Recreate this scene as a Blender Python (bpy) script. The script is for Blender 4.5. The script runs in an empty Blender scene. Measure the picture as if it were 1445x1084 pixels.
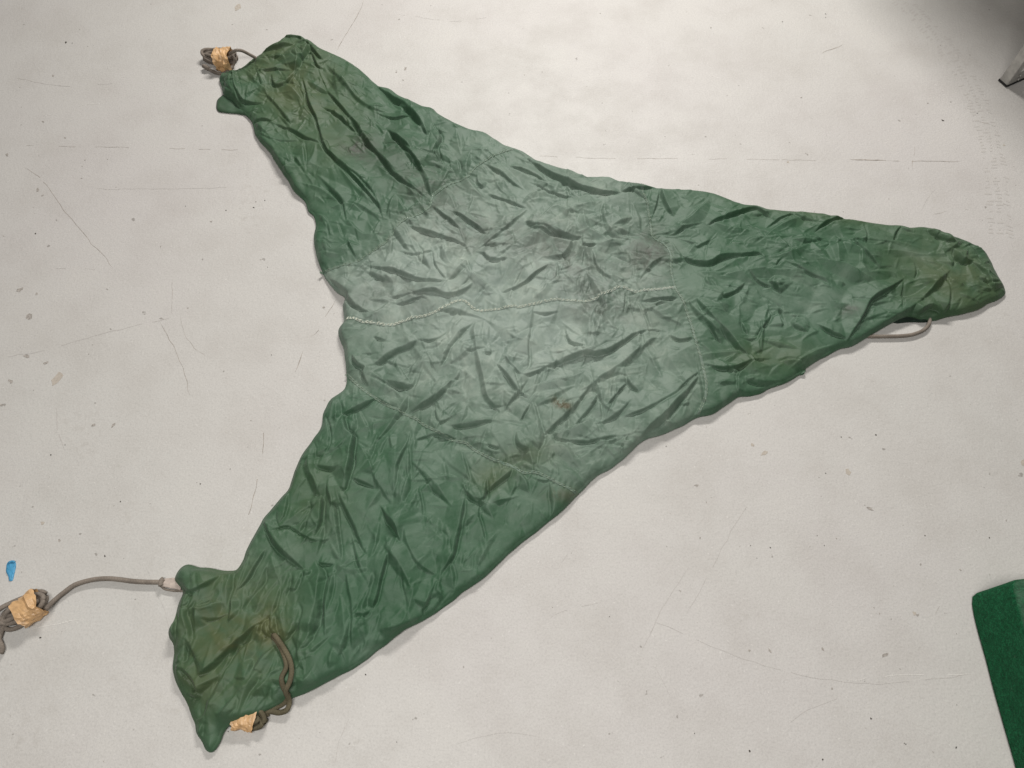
import bpy, bmesh, math, random
import numpy as np
from mathutils import Vector, geometry

# ------------------------------------------------------------------ camera, world, lamps, exposure
SC = bpy.context.scene
COL = SC.collection
H_CAM, TILT, F_PX, CX, CY = 1.5, math.radians(27.0), 1085.0, 722.5, 542.0
cam_data = bpy.data.cameras.new('camera')
cam_data.sensor_width = 36.0
cam_data.lens = 36.0 * F_PX / 1445.0
cam_data.clip_start, cam_data.clip_end = 0.05, 100
cam = bpy.data.objects.new('camera', cam_data)
COL.objects.link(cam)
cam.location = (0, 0, H_CAM)
cam.rotation_euler = (TILT, 0, 0)
SC.camera = cam

world = bpy.data.worlds.new('World')
SC.world = world
world.use_nodes = True
bg = world.node_tree.nodes['Background']
bg.inputs['Color'].default_value = (1.0, 0.97, 0.935, 1)     # light coming back from the pale room
bg.inputs['Strength'].default_value = 0.075

def lamp(name, loc, target, sx, sy, power, col):
    d = bpy.data.lights.new(name, 'AREA')
    d.shape = 'RECTANGLE'
    d.size, d.size_y = sx, sy
    d.energy = power
    d.color = col
    o = bpy.data.objects.new(name, d)
    COL.objects.link(o)
    o.location = loc
    v = Vector(target) - Vector(loc)
    o.rotation_euler = v.to_track_quat('-Z', 'Y').to_euler()
    return o
# two rows of ceiling tubes, the nearer one beyond the cover, and a weaker row behind the photographer
lamp('ceiling_lamp', (0.32, 3.35, 2.3), (0.2, 1.1, 0), 1.2, 0.28, 98, (1.0, 0.97, 0.93))
lamp('ceiling_lamp', (-0.25, -0.2, 2.5), (-0.2, -0.2, 0), 0.50, 1.6, 47, (1.0, 0.975, 0.94))
SC.view_settings.view_transform = 'Standard'
SC.view_settings.look = 'None'
SC.view_settings.exposure = 0.0
SC.view_settings.gamma = 1.0

# ------------------------------------------------------------------ helpers
rng = np.random.RandomState(7)
random.seed(7)
CT, ST = math.cos(TILT), math.sin(TILT)

def px(u, v, z=0.0):
    """point at height z of the place seen at photo pixel (u, v)"""
    a = (u - CX) / F_PX
    b = -(v - CY) / F_PX
    y, zz = b * CT + ST, b * ST - CT
    t = (z - H_CAM) / zz
    return (a * t, y * t, z)

def to_px(x, y, z):
    dz = z - H_CAM
    yc = y * CT + dz * ST
    zc = -y * ST + dz * CT
    return CX + F_PX * x / (-zc), CY - F_PX * yc / (-zc)

def reg(ox, oy, s):
    return lambda pts: [(ox + x * s, oy + y * s) for x, y in pts]

def dense(pts, step, closed=False):
    """Catmull-Rom through 2-D/3-D points, resampled to about step"""
    P = np.array(pts, float)
    n = len(P)
    out = []
    segs = n if closed else n - 1
    for i in range(segs):
        if closed:
            p0, p1, p2, p3 = P[(i - 1) % n], P[i], P[(i + 1) % n], P[(i + 2) % n]
        else:
            p1, p2 = P[i], P[i + 1]
            p0 = P[i - 1] if i > 0 else p1 * 2 - p2
            p3 = P[i + 2] if i + 2 < n else p2 * 2 - p1
        d = np.linalg.norm(p2 - p1)
        k = max(1, int(round(d / step)))
        # centripetal-ish: tangents limited by the segment's own length
        m1 = (p2 - p0) * 0.5
        m2 = (p3 - p1) * 0.5
        for m in (m1, m2):
            l = np.linalg.norm(m)
            if l > d and l > 0:
                m *= d / l
        for j in range(k):
            t = j / k
            t2, t3 = t * t, t * t * t
            out.append((2 * t3 - 3 * t2 + 1) * p1 + (t3 - 2 * t2 + t) * m1 + (-2 * t3 + 3 * t2) * p2 + (t3 - t2) * m2)
    if not closed:
        out.append(P[-1])
    return np.array(out)

def link_mesh(name, verts, faces, mat, parent=None, smooth=True, kind=None):
    me = bpy.data.meshes.new(name)
    me.from_pydata([tuple(v) for v in verts], [], faces)
    me.update()
    if smooth:
        me.polygons.foreach_set('use_smooth', [True] * len(me.polygons))
    if mat:
        me.materials.append(mat)
    o = bpy.data.objects.new(name, me)
    COL.objects.link(o)
    if parent:
        o.parent = parent
        o.matrix_parent_inverse = parent.matrix_world.inverted()
    if kind:
        o['kind'] = kind
    return o

def thing(name, label, cat, loc=(0, 0, 0), group=None):
    o = bpy.data.objects.new(name, None)
    o.empty_display_size = 0.05
    COL.objects.link(o)
    o.location = loc
    o['label'] = label
    o['category'] = cat
    if group:
        o['group'] = group
    bpy.context.view_layer.update()
    return o

def tube_mesh(path, r, nseg=10, flat=1.0, taper=None):
    """tube along a 3-D path; flat < 1 squashes it vertically. returns verts, faces, uvs"""
    P = np.array(path, float)
    n = len(P)
    T = np.gradient(P, axis=0)
    T /= np.linalg.norm(T, axis=1)[:, None] + 1e-12
    L = np.concatenate([[0], np.cumsum(np.linalg.norm(np.diff(P, axis=0), axis=1))])
    V, F, UV = [], [], []
    for i in range(n):
        up = np.array([0, 0, 1.0])
        s = np.cross(T[i], up)
        if np.linalg.norm(s) < 1e-3:
            s = np.array([1.0, 0, 0])
        s /= np.linalg.norm(s)
        u = np.cross(s, T[i])
        rr = r if taper is None else r * taper[i]
        for k in range(nseg):
            a = 2 * math.pi * k / nseg
            V.append(P[i] + s * math.cos(a) * rr + u * math.sin(a) * rr * flat)
    for i in range(n - 1):
        for k in range(nseg):
            k2 = (k + 1) % nseg
            F.append((i * nseg + k, i * nseg + k2, (i + 1) * nseg + k2, (i + 1) * nseg + k))
            UV += [(k / nseg, L[i]), ((k + 1) / nseg, L[i]), ((k + 1) / nseg, L[i + 1]), (k / nseg, L[i + 1])]
    F.append(tuple(range(nseg))[::-1])
    F.append(tuple((n - 1) * nseg + k for k in range(nseg)))
    UV += [(0, 0)] * (2 * nseg)
    return V, F, UV

def tube(name, path, r, mat, parent=None, nseg=10, flat=1.0, taper=None):
    V, F, UV = tube_mesh(path, r, nseg, flat, taper)
    o = link_mesh(name, V, F, mat, parent)
    ul = o.data.uv_layers.new(name='UVMap')
    ul.data.foreach_set('uv', np.array(UV, np.float32).ravel())
    return o

def blur(a, n=1):
    for _ in range(n):
        a = (np.roll(a, 1, 0) + 2 * a + np.roll(a, -1, 0)) / 4
        a = (np.roll(a, 1, 1) + 2 * a + np.roll(a, -1, 1)) / 4
    return a

def value_noise(X, Y, scale, seed):
    r = np.random.RandomState(seed)
    tab = r.rand(64, 64)
    x, y = X / scale + 1000, Y / scale + 1000
    xi, yi = np.floor(x).astype(int), np.floor(y).astype(int)
    fx, fy = x - xi, y - yi
    fx, fy = fx * fx * (3 - 2 * fx), fy * fy * (3 - 2 * fy)
    g = lambda i, j: tab[i % 64, j % 64]
    return (g(xi, yi) * (1 - fx) * (1 - fy) + g(xi + 1, yi) * fx * (1 - fy)
            + g(xi, yi + 1) * (1 - fx) * fy + g(xi + 1, yi + 1) * fx * fy)

# ------------------------------------------------------------------ materials
def new_mat(name):
    m = bpy.data.materials.new(name)
    m.use_nodes = True
    nt = m.node_tree
    return m, nt, nt.nodes['Principled BSDF']

def nd(nt, typ, **kw):
    n = nt.nodes.new(typ)
    for k, v in kw.items():
        if k in n.inputs:
            n.inputs[k].default_value = v
        else:
            setattr(n, k, v)
    return n

def noise(nt, vec, scale, detail=4.0, rough=0.6, dist=0.0):
    n = nd(nt, 'ShaderNodeTexNoise')
    n.inputs['Scale'].default_value = scale
    n.inputs['Detail'].default_value = detail
    n.inputs['Roughness'].default_value = rough
    n.inputs['Distortion'].default_value = dist
    nt.links.new(vec, n.inputs['Vector'])
    return n.outputs['Fac']

def ramp(nt, fac, stops):
    n = nd(nt, 'ShaderNodeValToRGB')
    e = n.color_ramp.elements
    while len(e) < len(stops):
        e.new(0.5)
    for el, (p, c) in zip(e, stops):
        el.position = p
        el.color = (c, c, c, 1) if isinstance(c, (int, float)) else (*c, 1)
    nt.links.new(fac, n.inputs['Fac'])
    return n.outputs['Color']

def mix(nt, fac, a, b, mode='MIX'):
    n = nd(nt, 'ShaderNodeMix')
    n.data_type = 'RGBA'
    n.blend_type = mode
    for sock, val in ((n.inputs[0], fac), (n.inputs[6], a), (n.inputs[7], b)):
        if isinstance(val, (int, float)):
            sock.default_value = val
        elif isinstance(val, tuple):
            sock.default_value = (*val, 1)
        else:
            nt.links.new(val, sock)
    return n.outputs[2]

def mth(nt, op, a, b=None):
    n = nd(nt, 'ShaderNodeMath')
    n.operation = op
    for s, v in ((n.inputs[0], a), (n.inputs[1], b)):
        if v is None:
            continue
        if isinstance(v, (int, float)):
            s.default_value = v
        else:
            nt.links.new(v, s)
    return n.outputs[0]

def bump(nt, bsdf, height, strength, dist):
    n = nd(nt, 'ShaderNodeBump')
    n.inputs['Strength'].default_value = strength
    n.inputs['Distance'].default_value = dist
    nt.links.new(height, n.inputs['Height'])
    nt.links.new(n.outputs['Normal'], bsdf.inputs['Normal'])

def coord(nt, which='Object'):
    return nd(nt, 'ShaderNodeTexCoord').outputs[which]

def mat_floor():
    m, nt, b = new_mat('painted_concrete')
    c = coord(nt)
    big = noise(nt, c, 1.1, 5, 0.55)
    mid = noise(nt, c, 6.5, 6, 0.65)
    fine = noise(nt, c, 260, 4, 0.75)
    roll = noise(nt, c, 95, 3, 0.6, 0.4)
    col = ramp(nt, big, [(0.30, (0.552, 0.527, 0.509)), (0.50, (0.559, 0.541, 0.514)), (0.70, (0.548, 0.536, 0.507))])
    col = mix(nt, 1.0, col, ramp(nt, mid, [(0.25, (0.90, 0.89, 0.88)), (0.55, 1.0), (0.8, (1.03, 1.03, 1.02))]), 'MULTIPLY')
    col = mix(nt, 1.0, col, ramp(nt, fine, [(0.32, 0.88), (0.5, 1.0), (0.68, 1.06)]), 'MULTIPLY')
    # scuffed dull patches
    sc = noise(nt, c, 2.6, 7, 0.75, 0.6)
    scm = ramp(nt, sc, [(0.56, 0.0), (0.72, 1.0)])
    wear = mth(nt, 'MULTIPLY', scm, ramp(nt, noise(nt, c, 60, 4, 0.7), [(0.48, 0.0), (0.62, 1.0)]))
    col = mix(nt, mth(nt, 'MULTIPLY', wear, 0.35), col, (0.36, 0.33, 0.29))
    # tiny dark specks
    sp = noise(nt, c, 48, 2, 0.5)
    spk = ramp(nt, sp, [(0.735, 0.0), (0.765, 1.0)])
    col = mix(nt, mth(nt, 'MULTIPLY', spk, 0.55), col, (0.16, 0.14, 0.12))
    lt = ramp(nt, noise(nt, c, 130, 2, 0.5), [(0.70, 0.0), (0.76, 1.0)])
    col = mix(nt, mth(nt, 'MULTIPLY', lt, 0.35), col, (0.76, 0.74, 0.70))
    nt.links.new(col, b.inputs['Base Color'])
    nt.links.new(ramp(nt, mid, [(0.3, 0.62), (0.7, 0.48)]), b.inputs['Roughness'])
    b.inputs['Specular IOR Level'].default_value = 0.35
    h = mth(nt, 'ADD', mth(nt, 'MULTIPLY', roll, 1.0), mth(nt, 'MULTIPLY', fine, 0.4))
    bump(nt, b, h, 0.40, 0.0020)
    return m

def mat_flat(name, col, rough=0.7, var=0.25, scale=60, spec=0.3, bmp=0.0, metal=0.0, bscale=None):
    m, nt, b = new_mat(name)
    c = coord(nt)
    n1 = noise(nt, c, scale, 4, 0.6)
    lo = tuple(x * (1 - var) for x in col)
    hi = tuple(min(1, x * (1 + var)) for x in col)
    nt.links.new(ramp(nt, n1, [(0.3, lo), (0.7, hi)]), b.inputs['Base Color'])
    b.inputs['Roughness'].default_value = rough
    b.inputs['Specular IOR Level'].default_value = spec
    b.inputs['Metallic'].default_value = metal
    if bmp:
        bump(nt, b, noise(nt, c, bscale or scale * 4, 3, 0.6), 0.6, bmp)
    return m

def mat_cover():
    m, nt, b = new_mat('worn_green_cloth')
    c = coord(nt)
    at = lambda n: nd(nt, 'ShaderNodeAttribute', attribute_name=n).outputs['Fac']
    n_big = noise(nt, c, 5, 5, 0.6, 0.3)
    n_mid = noise(nt, c, 17, 6, 0.68, 0.5)
    n_fin = noise(nt, c, 75, 5, 0.7)
    base = ramp(nt, n_big, [(0.32, (0.030, 0.082, 0.040)), (0.52, (0.040, 0.099, 0.052)), (0.72, (0.053, 0.115, 0.067))])
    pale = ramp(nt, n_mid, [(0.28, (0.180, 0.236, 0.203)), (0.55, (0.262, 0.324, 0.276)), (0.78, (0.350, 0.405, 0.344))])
    f = mth(nt, 'ADD', at('fade_sheen'), mth(nt, 'MULTIPLY', mth(nt, 'SUBTRACT', n_mid, 0.5), 0.60))
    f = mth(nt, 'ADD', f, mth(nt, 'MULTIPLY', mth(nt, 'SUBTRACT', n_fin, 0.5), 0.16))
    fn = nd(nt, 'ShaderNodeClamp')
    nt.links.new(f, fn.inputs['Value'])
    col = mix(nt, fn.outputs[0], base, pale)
    # olive-brown soaking
    ol = mth(nt, 'MULTIPLY', at('olive'), ramp(nt, noise(nt, c, 11, 5, 0.65, 0.6), [(0.30, 0.25), (0.60, 1.0)]))
    col = mix(nt, ol, col, (0.086, 0.102, 0.042))
    # grey grime
    gr = mth(nt, 'MULTIPLY', at('grime'), ramp(nt, noise(nt, c, 24, 6, 0.7, 0.8), [(0.34, 0.0), (0.60, 1.0)]))
    col = mix(nt, gr, col, (0.055, 0.058, 0.046))
    br = mth(nt, 'MULTIPLY', at('brown'), ramp(nt, noise(nt, c, 40, 4, 0.7, 0.8), [(0.38, 0.0), (0.50, 1.0)]))
    col = mix(nt, br, col, (0.085, 0.080, 0.045))
    # chalky scuffs
    ck = ramp(nt, noise(nt, c, 30, 8, 0.8, 1.2), [(0.62, 0.0), (0.74, 1.0)])
    col = mix(nt, mth(nt, 'MULTIPLY', ck, 0.16), col, (0.32, 0.37, 0.30))
    nt.links.new(col, b.inputs['Base Color'])
    nt.links.new(ramp(nt, n_mid, [(0.3, 0.50), (0.7, 0.63)]), b.inputs['Roughness'])
    b.inputs['Specular IOR Level'].default_value = 0.36
    b.inputs['Sheen Weight'].default_value = 0.05
    b.inputs['Sheen Roughness'].default_value = 0.5
    h = mth(nt, 'ADD', mth(nt, 'MULTIPLY', noise(nt, c, 120, 3, 0.6, 1.4), 0.45), mth(nt, 'MULTIPLY', noise(nt, c, 520, 2, 0.6), 0.25))
    bump(nt, b, h, 0.25, 0.0016)
    return m

def mat_rope(name, col):
    m, nt, b = new_mat(name)
    uv = coord(nt, 'UV')
    mp = nd(nt, 'ShaderNodeMapping')
    mp.inputs['Scale'].default_value = (3.0, 190.0, 1)
    nt.links.new(uv, mp.inputs['Vector'])
    w = nd(nt, 'ShaderNodeTexChecker')
    w.inputs['Scale'].default_value = 2.0
    nt.links.new(mp.outputs[0], w.inputs['Vector'])
    c = coord(nt)
    n1 = noise(nt, c, 40, 4, 0.6)
    cl = ramp(nt, n1, [(0.3, tuple(x * 0.72 for x in col)), (0.7, tuple(x * 1.2 for x in col))])
    cl = mix(nt, mth(nt, 'MULTIPLY', w.outputs['Fac'], 0.22), cl, tuple(x * 0.5 for x in col))
    nt.links.new(cl, b.inputs['Base Color'])
    b.inputs['Roughness'].default_value = 0.85
    b.inputs['Specular IOR Level'].default_value = 0.2
    bump(nt, b, mth(nt, 'ADD', w.outputs['Fac'], noise(nt, c, 500, 2, 0.5)), 0.4, 0.001)
    return m

M_FLOOR = mat_floor()
M_COVER = mat_cover()
M_SEAM = mat_flat('seam_tape', (0.19, 0.245, 0.195), 0.75, 0.35, 120, 0.2, 0.0008)
M_SEAM_PALE = mat_flat('worn_seam_tape', (0.30, 0.36, 0.29), 0.75, 0.35, 150, 0.2, 0.0008)
M_THREAD = mat_flat('pale_thread', (0.62, 0.65, 0.55), 0.8, 0.2, 200)
M_THREAD_DIM = mat_flat('dirty_thread', (0.27, 0.34, 0.25), 0.8, 0.3, 200)
M_ROPE = mat_rope('grey_braid', (0.235, 0.200, 0.168))
M_CORD = mat_rope('olive_braid', (0.125, 0.108, 0.068))
M_PAPER = mat_flat('tan_paper_tape', (0.60, 0.375, 0.185), 0.40, 0.22, 90, 0.5, 0.0015, bscale=160)
M_TIP = mat_flat('pale_leather_tab', (0.46, 0.39, 0.34), 0.55, 0.2, 120, 0.4)
M_DARKCLOTH = mat_flat('dark_under_layer', (0.016, 0.028, 0.020), 0.8, 0.3, 60, 0.2, 0.001)
M_FELT = None
M_CHIP = mat_flat('exposed_concrete', (0.37, 0.34, 0.31), 0.85, 0.4, 300, 0.2)
M_CHIPDARK = mat_flat('dark_grit', (0.07, 0.06, 0.052), 0.8, 0.4, 300, 0.2)
M_CHIPTAN = mat_flat('tan_scuff', (0.46, 0.415, 0.36), 0.8, 0.14, 200, 0.2)
M_CHIPGREY = mat_flat('grey_scuff', (0.49, 0.465, 0.44), 0.8, 0.08, 200, 0.2)
M_SCRATCHPALE = mat_flat('pale_scratch', (0.78, 0.76, 0.72), 0.7, 0.1, 200, 0.2)
M_CRACK = mat_flat('cracked_paint', (0.33, 0.29, 0.25), 0.85, 0.5, 90, 0.2)
M_TYRE = mat_flat('tyre_rubbed_paint', (0.512, 0.488, 0.460), 0.75, 0.06, 200, 0.25)
M_BLUE = mat_flat('blue_paint', (0.075, 0.32, 0.54), 0.45, 0.15, 120, 0.5, 0.0008)
M_STEEL = mat_flat('dull_steel', (0.42, 0.41, 0.385), 0.45, 0.18, 60, 0.5, 0.0004, 0.35)
M_RUBBER = mat_flat('black_rubber', (0.018, 0.018, 0.018), 0.6, 0.3, 80, 0.4)
M_TOP = mat_flat('grey_laminate', (0.36, 0.345, 0.32), 0.5, 0.06, 20)
M_STRAP = mat_flat('brown_strap', (0.10, 0.085, 0.06), 0.7, 0.3, 120)

# ------------------------------------------------------------------ floor
def build_floor():
    fl = link_mesh('floor', [(-6, -5, 0), (6, -5, 0), (6, 8, 0), (-6, 8, 0)], [(0, 1, 2, 3)], M_FLOOR, smooth=False, kind='structure')

    def stroke_set(name, mat, strokes, z):
        V, F = [], []
        for pts, w0, gap in strokes:
            P = dense([px(u, v) for u, v in pts], 0.006)
            n = len(P)
            T = np.gradient(P, axis=0)
            T /= np.linalg.norm(T, axis=1)[:, None] + 1e-9
            N = np.stack([-T[:, 1], T[:, 0], 0 * T[:, 0]], 1)
            s = np.arange(n) * 0.006
            ph = rng.rand() * 50
            on = value_noise(s, s * 0 + ph, 0.035, 11) > gap
            w = 0.38 * w0 * (0.35 + 0.9 * value_noise(s, s * 0 + ph, 0.012, 12)) * np.minimum(1, np.minimum(np.arange(n), n - 1 - np.arange(n)) / 5 + 0.15)
            P = P + N * ((value_noise(s, s * 0 + ph, 0.02, 13) - 0.5) * 0.004)[:, None]
            for i in range(n - 1):
                if on[i]:
                    k = len(V)
                    for j in (i, i + 1):
                        V.append((*(P[j] + N[j] * w[j] / 2)[:2], z))
                        V.append((*(P[j] - N[j] * w[j] / 2)[:2], z))
                    F.append((k, k + 1, k + 3, k + 2))
        return link_mesh(name, V, F, mat, fl, smooth=False, kind='stuff')

    stroke_set('floor_crack', M_CRACK, [
        ([(513, 0), (505, 22), (490, 45), (474, 74)], 0.0030, 0.0),
        ([(33, 235), (60, 255), (85, 290), (110, 320), (130, 345), (150, 365), (158, 378)], 0.0022, 0.1),
        ([(0, 206), (60, 206), (110, 207), (170, 208), (245, 210), (300, 211), (362, 213)], 0.0022, 0.45),
        ([(752, 219), (800, 222), (860, 223.5), (930, 224), (1000, 224.5), (1100, 225.5), (1165, 227)], 0.0016, 0.45),
        ([(1200, 226), (1225, 226.5), (1252, 227)], 0.0060, 0.0),
        ([(1252, 227), (1300, 228), (1358, 228.5)], 0.0034, 0.35),
        ([(1291, 207), (1289, 222), (1287, 240)], 0.0032, 0.15),
        ([(474, 422), (458, 450), (446, 470), (438, 476)], 0.0030, 0.42),
        ([(428, 495), (421, 515), (417, 526)], 0.0048, 0.15),
        ([(372, 600), (371, 640), (363, 680), (354, 715), (346, 755)], 0.0034, 0.38),
        ([(225, 455), (240, 480), (256, 515), (268, 558)], 0.0022, 0.15),
        ([(243, 393), (242, 447)], 0.0014, 0.2),
        ([(254, 445), (262, 475), (282, 497), (318, 517)], 0.0013, 0.3),
        ([(1158, 76), (1175, 69), (1190, 63)], 0.0036, 0.2),
        ([(1316, 303), (1335, 298)], 0.0034, 0.0),
        ([(1376, 171), (1400, 176)], 0.0030, 0.1),
        ([(1319, 868), (1327, 855)], 0.0022, 0.0),
    ], 0.0004)
    stroke_set('floor_scratch', M_CHIPGREY, [
        ([(0, 505), (60, 495), (150, 470), (200, 458), (240, 449)], 0.0045, 0.25),
        ([(1073, 688), (1040, 737), (1005, 800), (968, 868)], 0.0036, 0.30),
        ([(972, 800), (940, 850), (905, 918)], 0.0034, 0.15),
        ([(845, 845), (930, 880), (1050, 930), (1140, 955), (1240, 965), (1370, 952)], 0.0026, 0.30),
        ([(1112, 1022), (1140, 1002), (1185, 985)], 0.0028, 0.20),
        ([(925, 940), (950, 990)], 0.0018, 0.2),
        ([(130, 267), (200, 267), (330, 265)], 0.0022, 0.35),
        ([(65, 378), (120, 380), (165, 380)], 0.0024, 0.35),
        ([(1300, 298), (1310, 280), (1320, 268)], 0.0018, 0.1),
        ([(80, 570), (82, 610), (92, 637)], 0.0034, 0.3),
        ([(500, 1000), (480, 1040), (470, 1084)], 0.0020, 0.45),
        ([(815, 700), (812, 760), (790, 800)], 0.0024, 0.45),
        ([(760, 880), (800, 860), (850, 850)], 0.0018, 0.45),
        ([(640, 1050), (700, 1035), (760, 1040)], 0.0018, 0.45),
        ([(205, 800), (235, 870), (240, 905)], 0.0014, 0.3),
        ([(560, 20), (640, 30), (700, 22)], 0.0018, 0.5),
        ([(20, 110), (90, 122), (160, 118)], 0.0035, 0.5),
    ], 0.0003)
    stroke_set('pale_scratch', M_SCRATCHPALE, [
        ([(40, 890), (75, 882), (120, 873)], 0.0024, 0.2),
        ([(1180, 962), (1280, 953), (1372, 951)], 0.0018, 0.45),
        ([(1258, 55), (1268, 72)], 0.0024, 0.1),
        ([(60, 165), (110, 150), (150, 145)], 0.0030, 0.5),
        ([(640, 1000), (700, 980)], 0.0018, 0.4),
    ], 0.0005)

    def chip_set(name, mat, chips, z):
        V, F = [], []
        for u, v, r, el in chips:
            x, y, _ = px(u, v)
            sc = math.hypot(math.hypot(x, y), H_CAM) / F_PX
            a0 = rng.rand() * 6.28
            n = 9
            k = len(V)
            for i in range(n):
                a = 6.283 * i / n
                rr = r * 0.42 * sc * (0.5 + 0.8 * rng.rand())
                dx, dy = math.cos(a) * rr * el, math.sin(a) * rr
                V.append((x + dx * math.cos(a0) - dy * math.sin(a0), y + dx * math.sin(a0) + dy * math.cos(a0), z))
            F.append(tuple(range(k, k + n)))
        return link_mesh(name, V, F, mat, fl, smooth=False, kind='stuff')

    dark = [(93, 60, 2.6, 1.8), (102, 61, 1.3, 1.2), (374, 283, 1.7, 1.1), (358, 293, 2.6, 1.2), (361, 285, 1.5, 1), (319, 297, 2, 1),
            (50, 330, 2.2, 1.3), (1330, 170, 3.0, 1.3), (1379, 160, 1.6, 1), (1165, 20, 1.8, 1), (1165, 25, 1.6, 1.3), (1104, 31, 1.5, 1.2),
            (72, 642, 2.2, 1), (92, 628, 1.8, 1), (283, 683, 2.2, 1.3), (262, 291, 1.5, 1), (1165, 668, 1.6, 1.3), (1305, 756, 1.8, 1),
            (1153, 756, 1.6, 1), (1396, 759, 2, 1.2), (1236, 614, 2.4, 1.2), (1187, 617, 2, 1), (148, 785, 2.2, 1.6), (57, 900, 3, 1.1),
            (170, 708, 2, 1.3), (325, 662, 1.8, 1.2), (378, 377, 1.4, 1), (383, 501, 1.6, 1), (1059, 770, 1.6, 1), (1068, 788, 1.5, 1),
            (1087, 773, 1.8, 1.4), (1163, 770, 1.7, 1), (1278, 1050, 1.7, 1), (1350, 995, 1.4, 1), (1276, 1049, 1.4, 1), (1349, 1055, 2, 1.6),
            (1229, 1014, 2.2, 1.5), (1058, 1060, 2.4, 1.5), (1161, 1072, 2, 1.2), (516, 952, 2, 1.4), (860, 870, 1.5, 1), (940, 630, 1.6, 1.3),
            (322, 1032, 1.8, 1.1), (560, 1047, 1.7, 1.2), (980, 1035, 1.6, 1)]
    mid = [(28, 409, 7, 1.3), (52, 415, 4, 1.1), (40, 447, 9, 1.2), (65, 512, 4.5, 1.5), (38, 503, 6, 2.2), (15, 538, 5, 1.6), (3, 572, 5, 1.2),
           (132, 600, 6, 1.2), (160, 600, 4.5, 2), (265, 435, 2.5, 1), (92, 195, 3, 1.2), (61, 172, 2.8, 1.5), (75, 107, 3, 1.4),
           (572, 97, 4.5, 1.6), (559, 102, 2.6, 1.4), (983, 685, 4.2, 1.7), (997, 709, 2.4, 1.2), (988, 759, 3, 1.3), (1161, 916, 4, 1.5),
           (1086, 918, 3.5, 2), (1248, 925, 4, 3), (1355, 804, 3, 1.3), (1295, 868, 3.5, 1.6), (1241, 866, 2.4, 1), (1174, 972, 2.5, 1.4),
           (53, 268, 4, 1.8), (60, 276, 3, 1.5), (10, 219, 3.4, 1.8), (84, 763, 4, 1.2), (55, 860, 3, 1.2), (1180, 760, 2.2, 1), (1227, 718, 4.5, 2.6),
           (1057, 918, 3.2, 1.4), (152, 225, 1.6, 1), (115, 252, 2, 1.4), (116, 235, 2, 1), (120, 226, 2, 1.3), (298, 313, 2.5, 1.6),
           (457, 434, 3, 2.2), (458, 565, 2.5, 1.5)]
    tan = [(1197, 667, 10, 1.2), (1078, 640, 6, 2.4), (1062, 628, 5, 1.5), (1417, 205, 3.5, 1.2), (1112, 229, 4.5, 1.1), (80, 535, 14, 1.6),
           (60, 738, 5, 1.2), (1445, 655, 9, 1.3), (335, 12, 9, 2), (1290, 866, 5, 1.4)]
    chip_set('grit_speck', M_CHIPDARK, dark, 0.0006)
    chip_set('paint_chip_hole', M_CHIP, mid, 0.0005)
    chip_set('tan_stain', M_CHIPTAN, tan, 0.00035)
    rnd = []
    for _ in range(170):
        u, v = rng.rand() * 1600 - 80, rng.rand() * 1160 - 40
        rnd.append((u, v, 0.55 + 1.1 * rng.rand() ** 3, 1 + 1.6 * rng.rand()))
    chip_set('grit_speck', M_CHIP, rnd, 0.00045)

    # two faint tyre tracks of short tread bars bending down the right side
    V, F = [], []
    P = dense([px(u, v) for u, v in [(1235, -30), (1290, 18), (1340, 75), (1378, 140), (1398, 205), (1408, 270), (1412, 330)]], 0.011)
    T = np.gradient(P, axis=0)
    T /= np.linalg.norm(T, axis=1)[:, None]
    N = np.stack([-T[:, 1], T[:, 0], 0 * T[:, 0]], 1)
    for i in range(len(P)):
        for off in (-0.022, 0.0, 0.022):
            if rng.rand() < 0.30:
                continue
            c = P[i] + N[i] * (off + rng.uniform(-.003, .003)) + T[i] * (0.004 if off else 0)
            a, w = N[i] * rng.uniform(.002, .009), T[i] * rng.uniform(.0010, .0030)
            sk = T[i] * (0.003 if off > 0 else -0.003)
            k = len(V)
            for q in (c - a - w, c + a - w + sk, c + a + w + sk, c - a + w):
                V.append((q[0], q[1], 0.00032))
            F.append((k, k + 1, k + 2, k + 3))
    link_mesh('tyre_mark', V, F, M_TYRE, fl, smooth=False, kind='stuff')
    return fl
build_floor()

# ------------------------------------------------------------------ the cover: outline, seams and creases as traced from the photograph
S4 = 400 / 1445
RA, RB, RC, RD = reg(240, 20, S4), reg(440, 180, S4), reg(740, 180, S4), reg(1045, 240, S4)
RE, RF, RG, RH = reg(440, 420, S4), reg(740, 420, S4), reg(320, 640, S4), reg(200, 770, S4)

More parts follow.
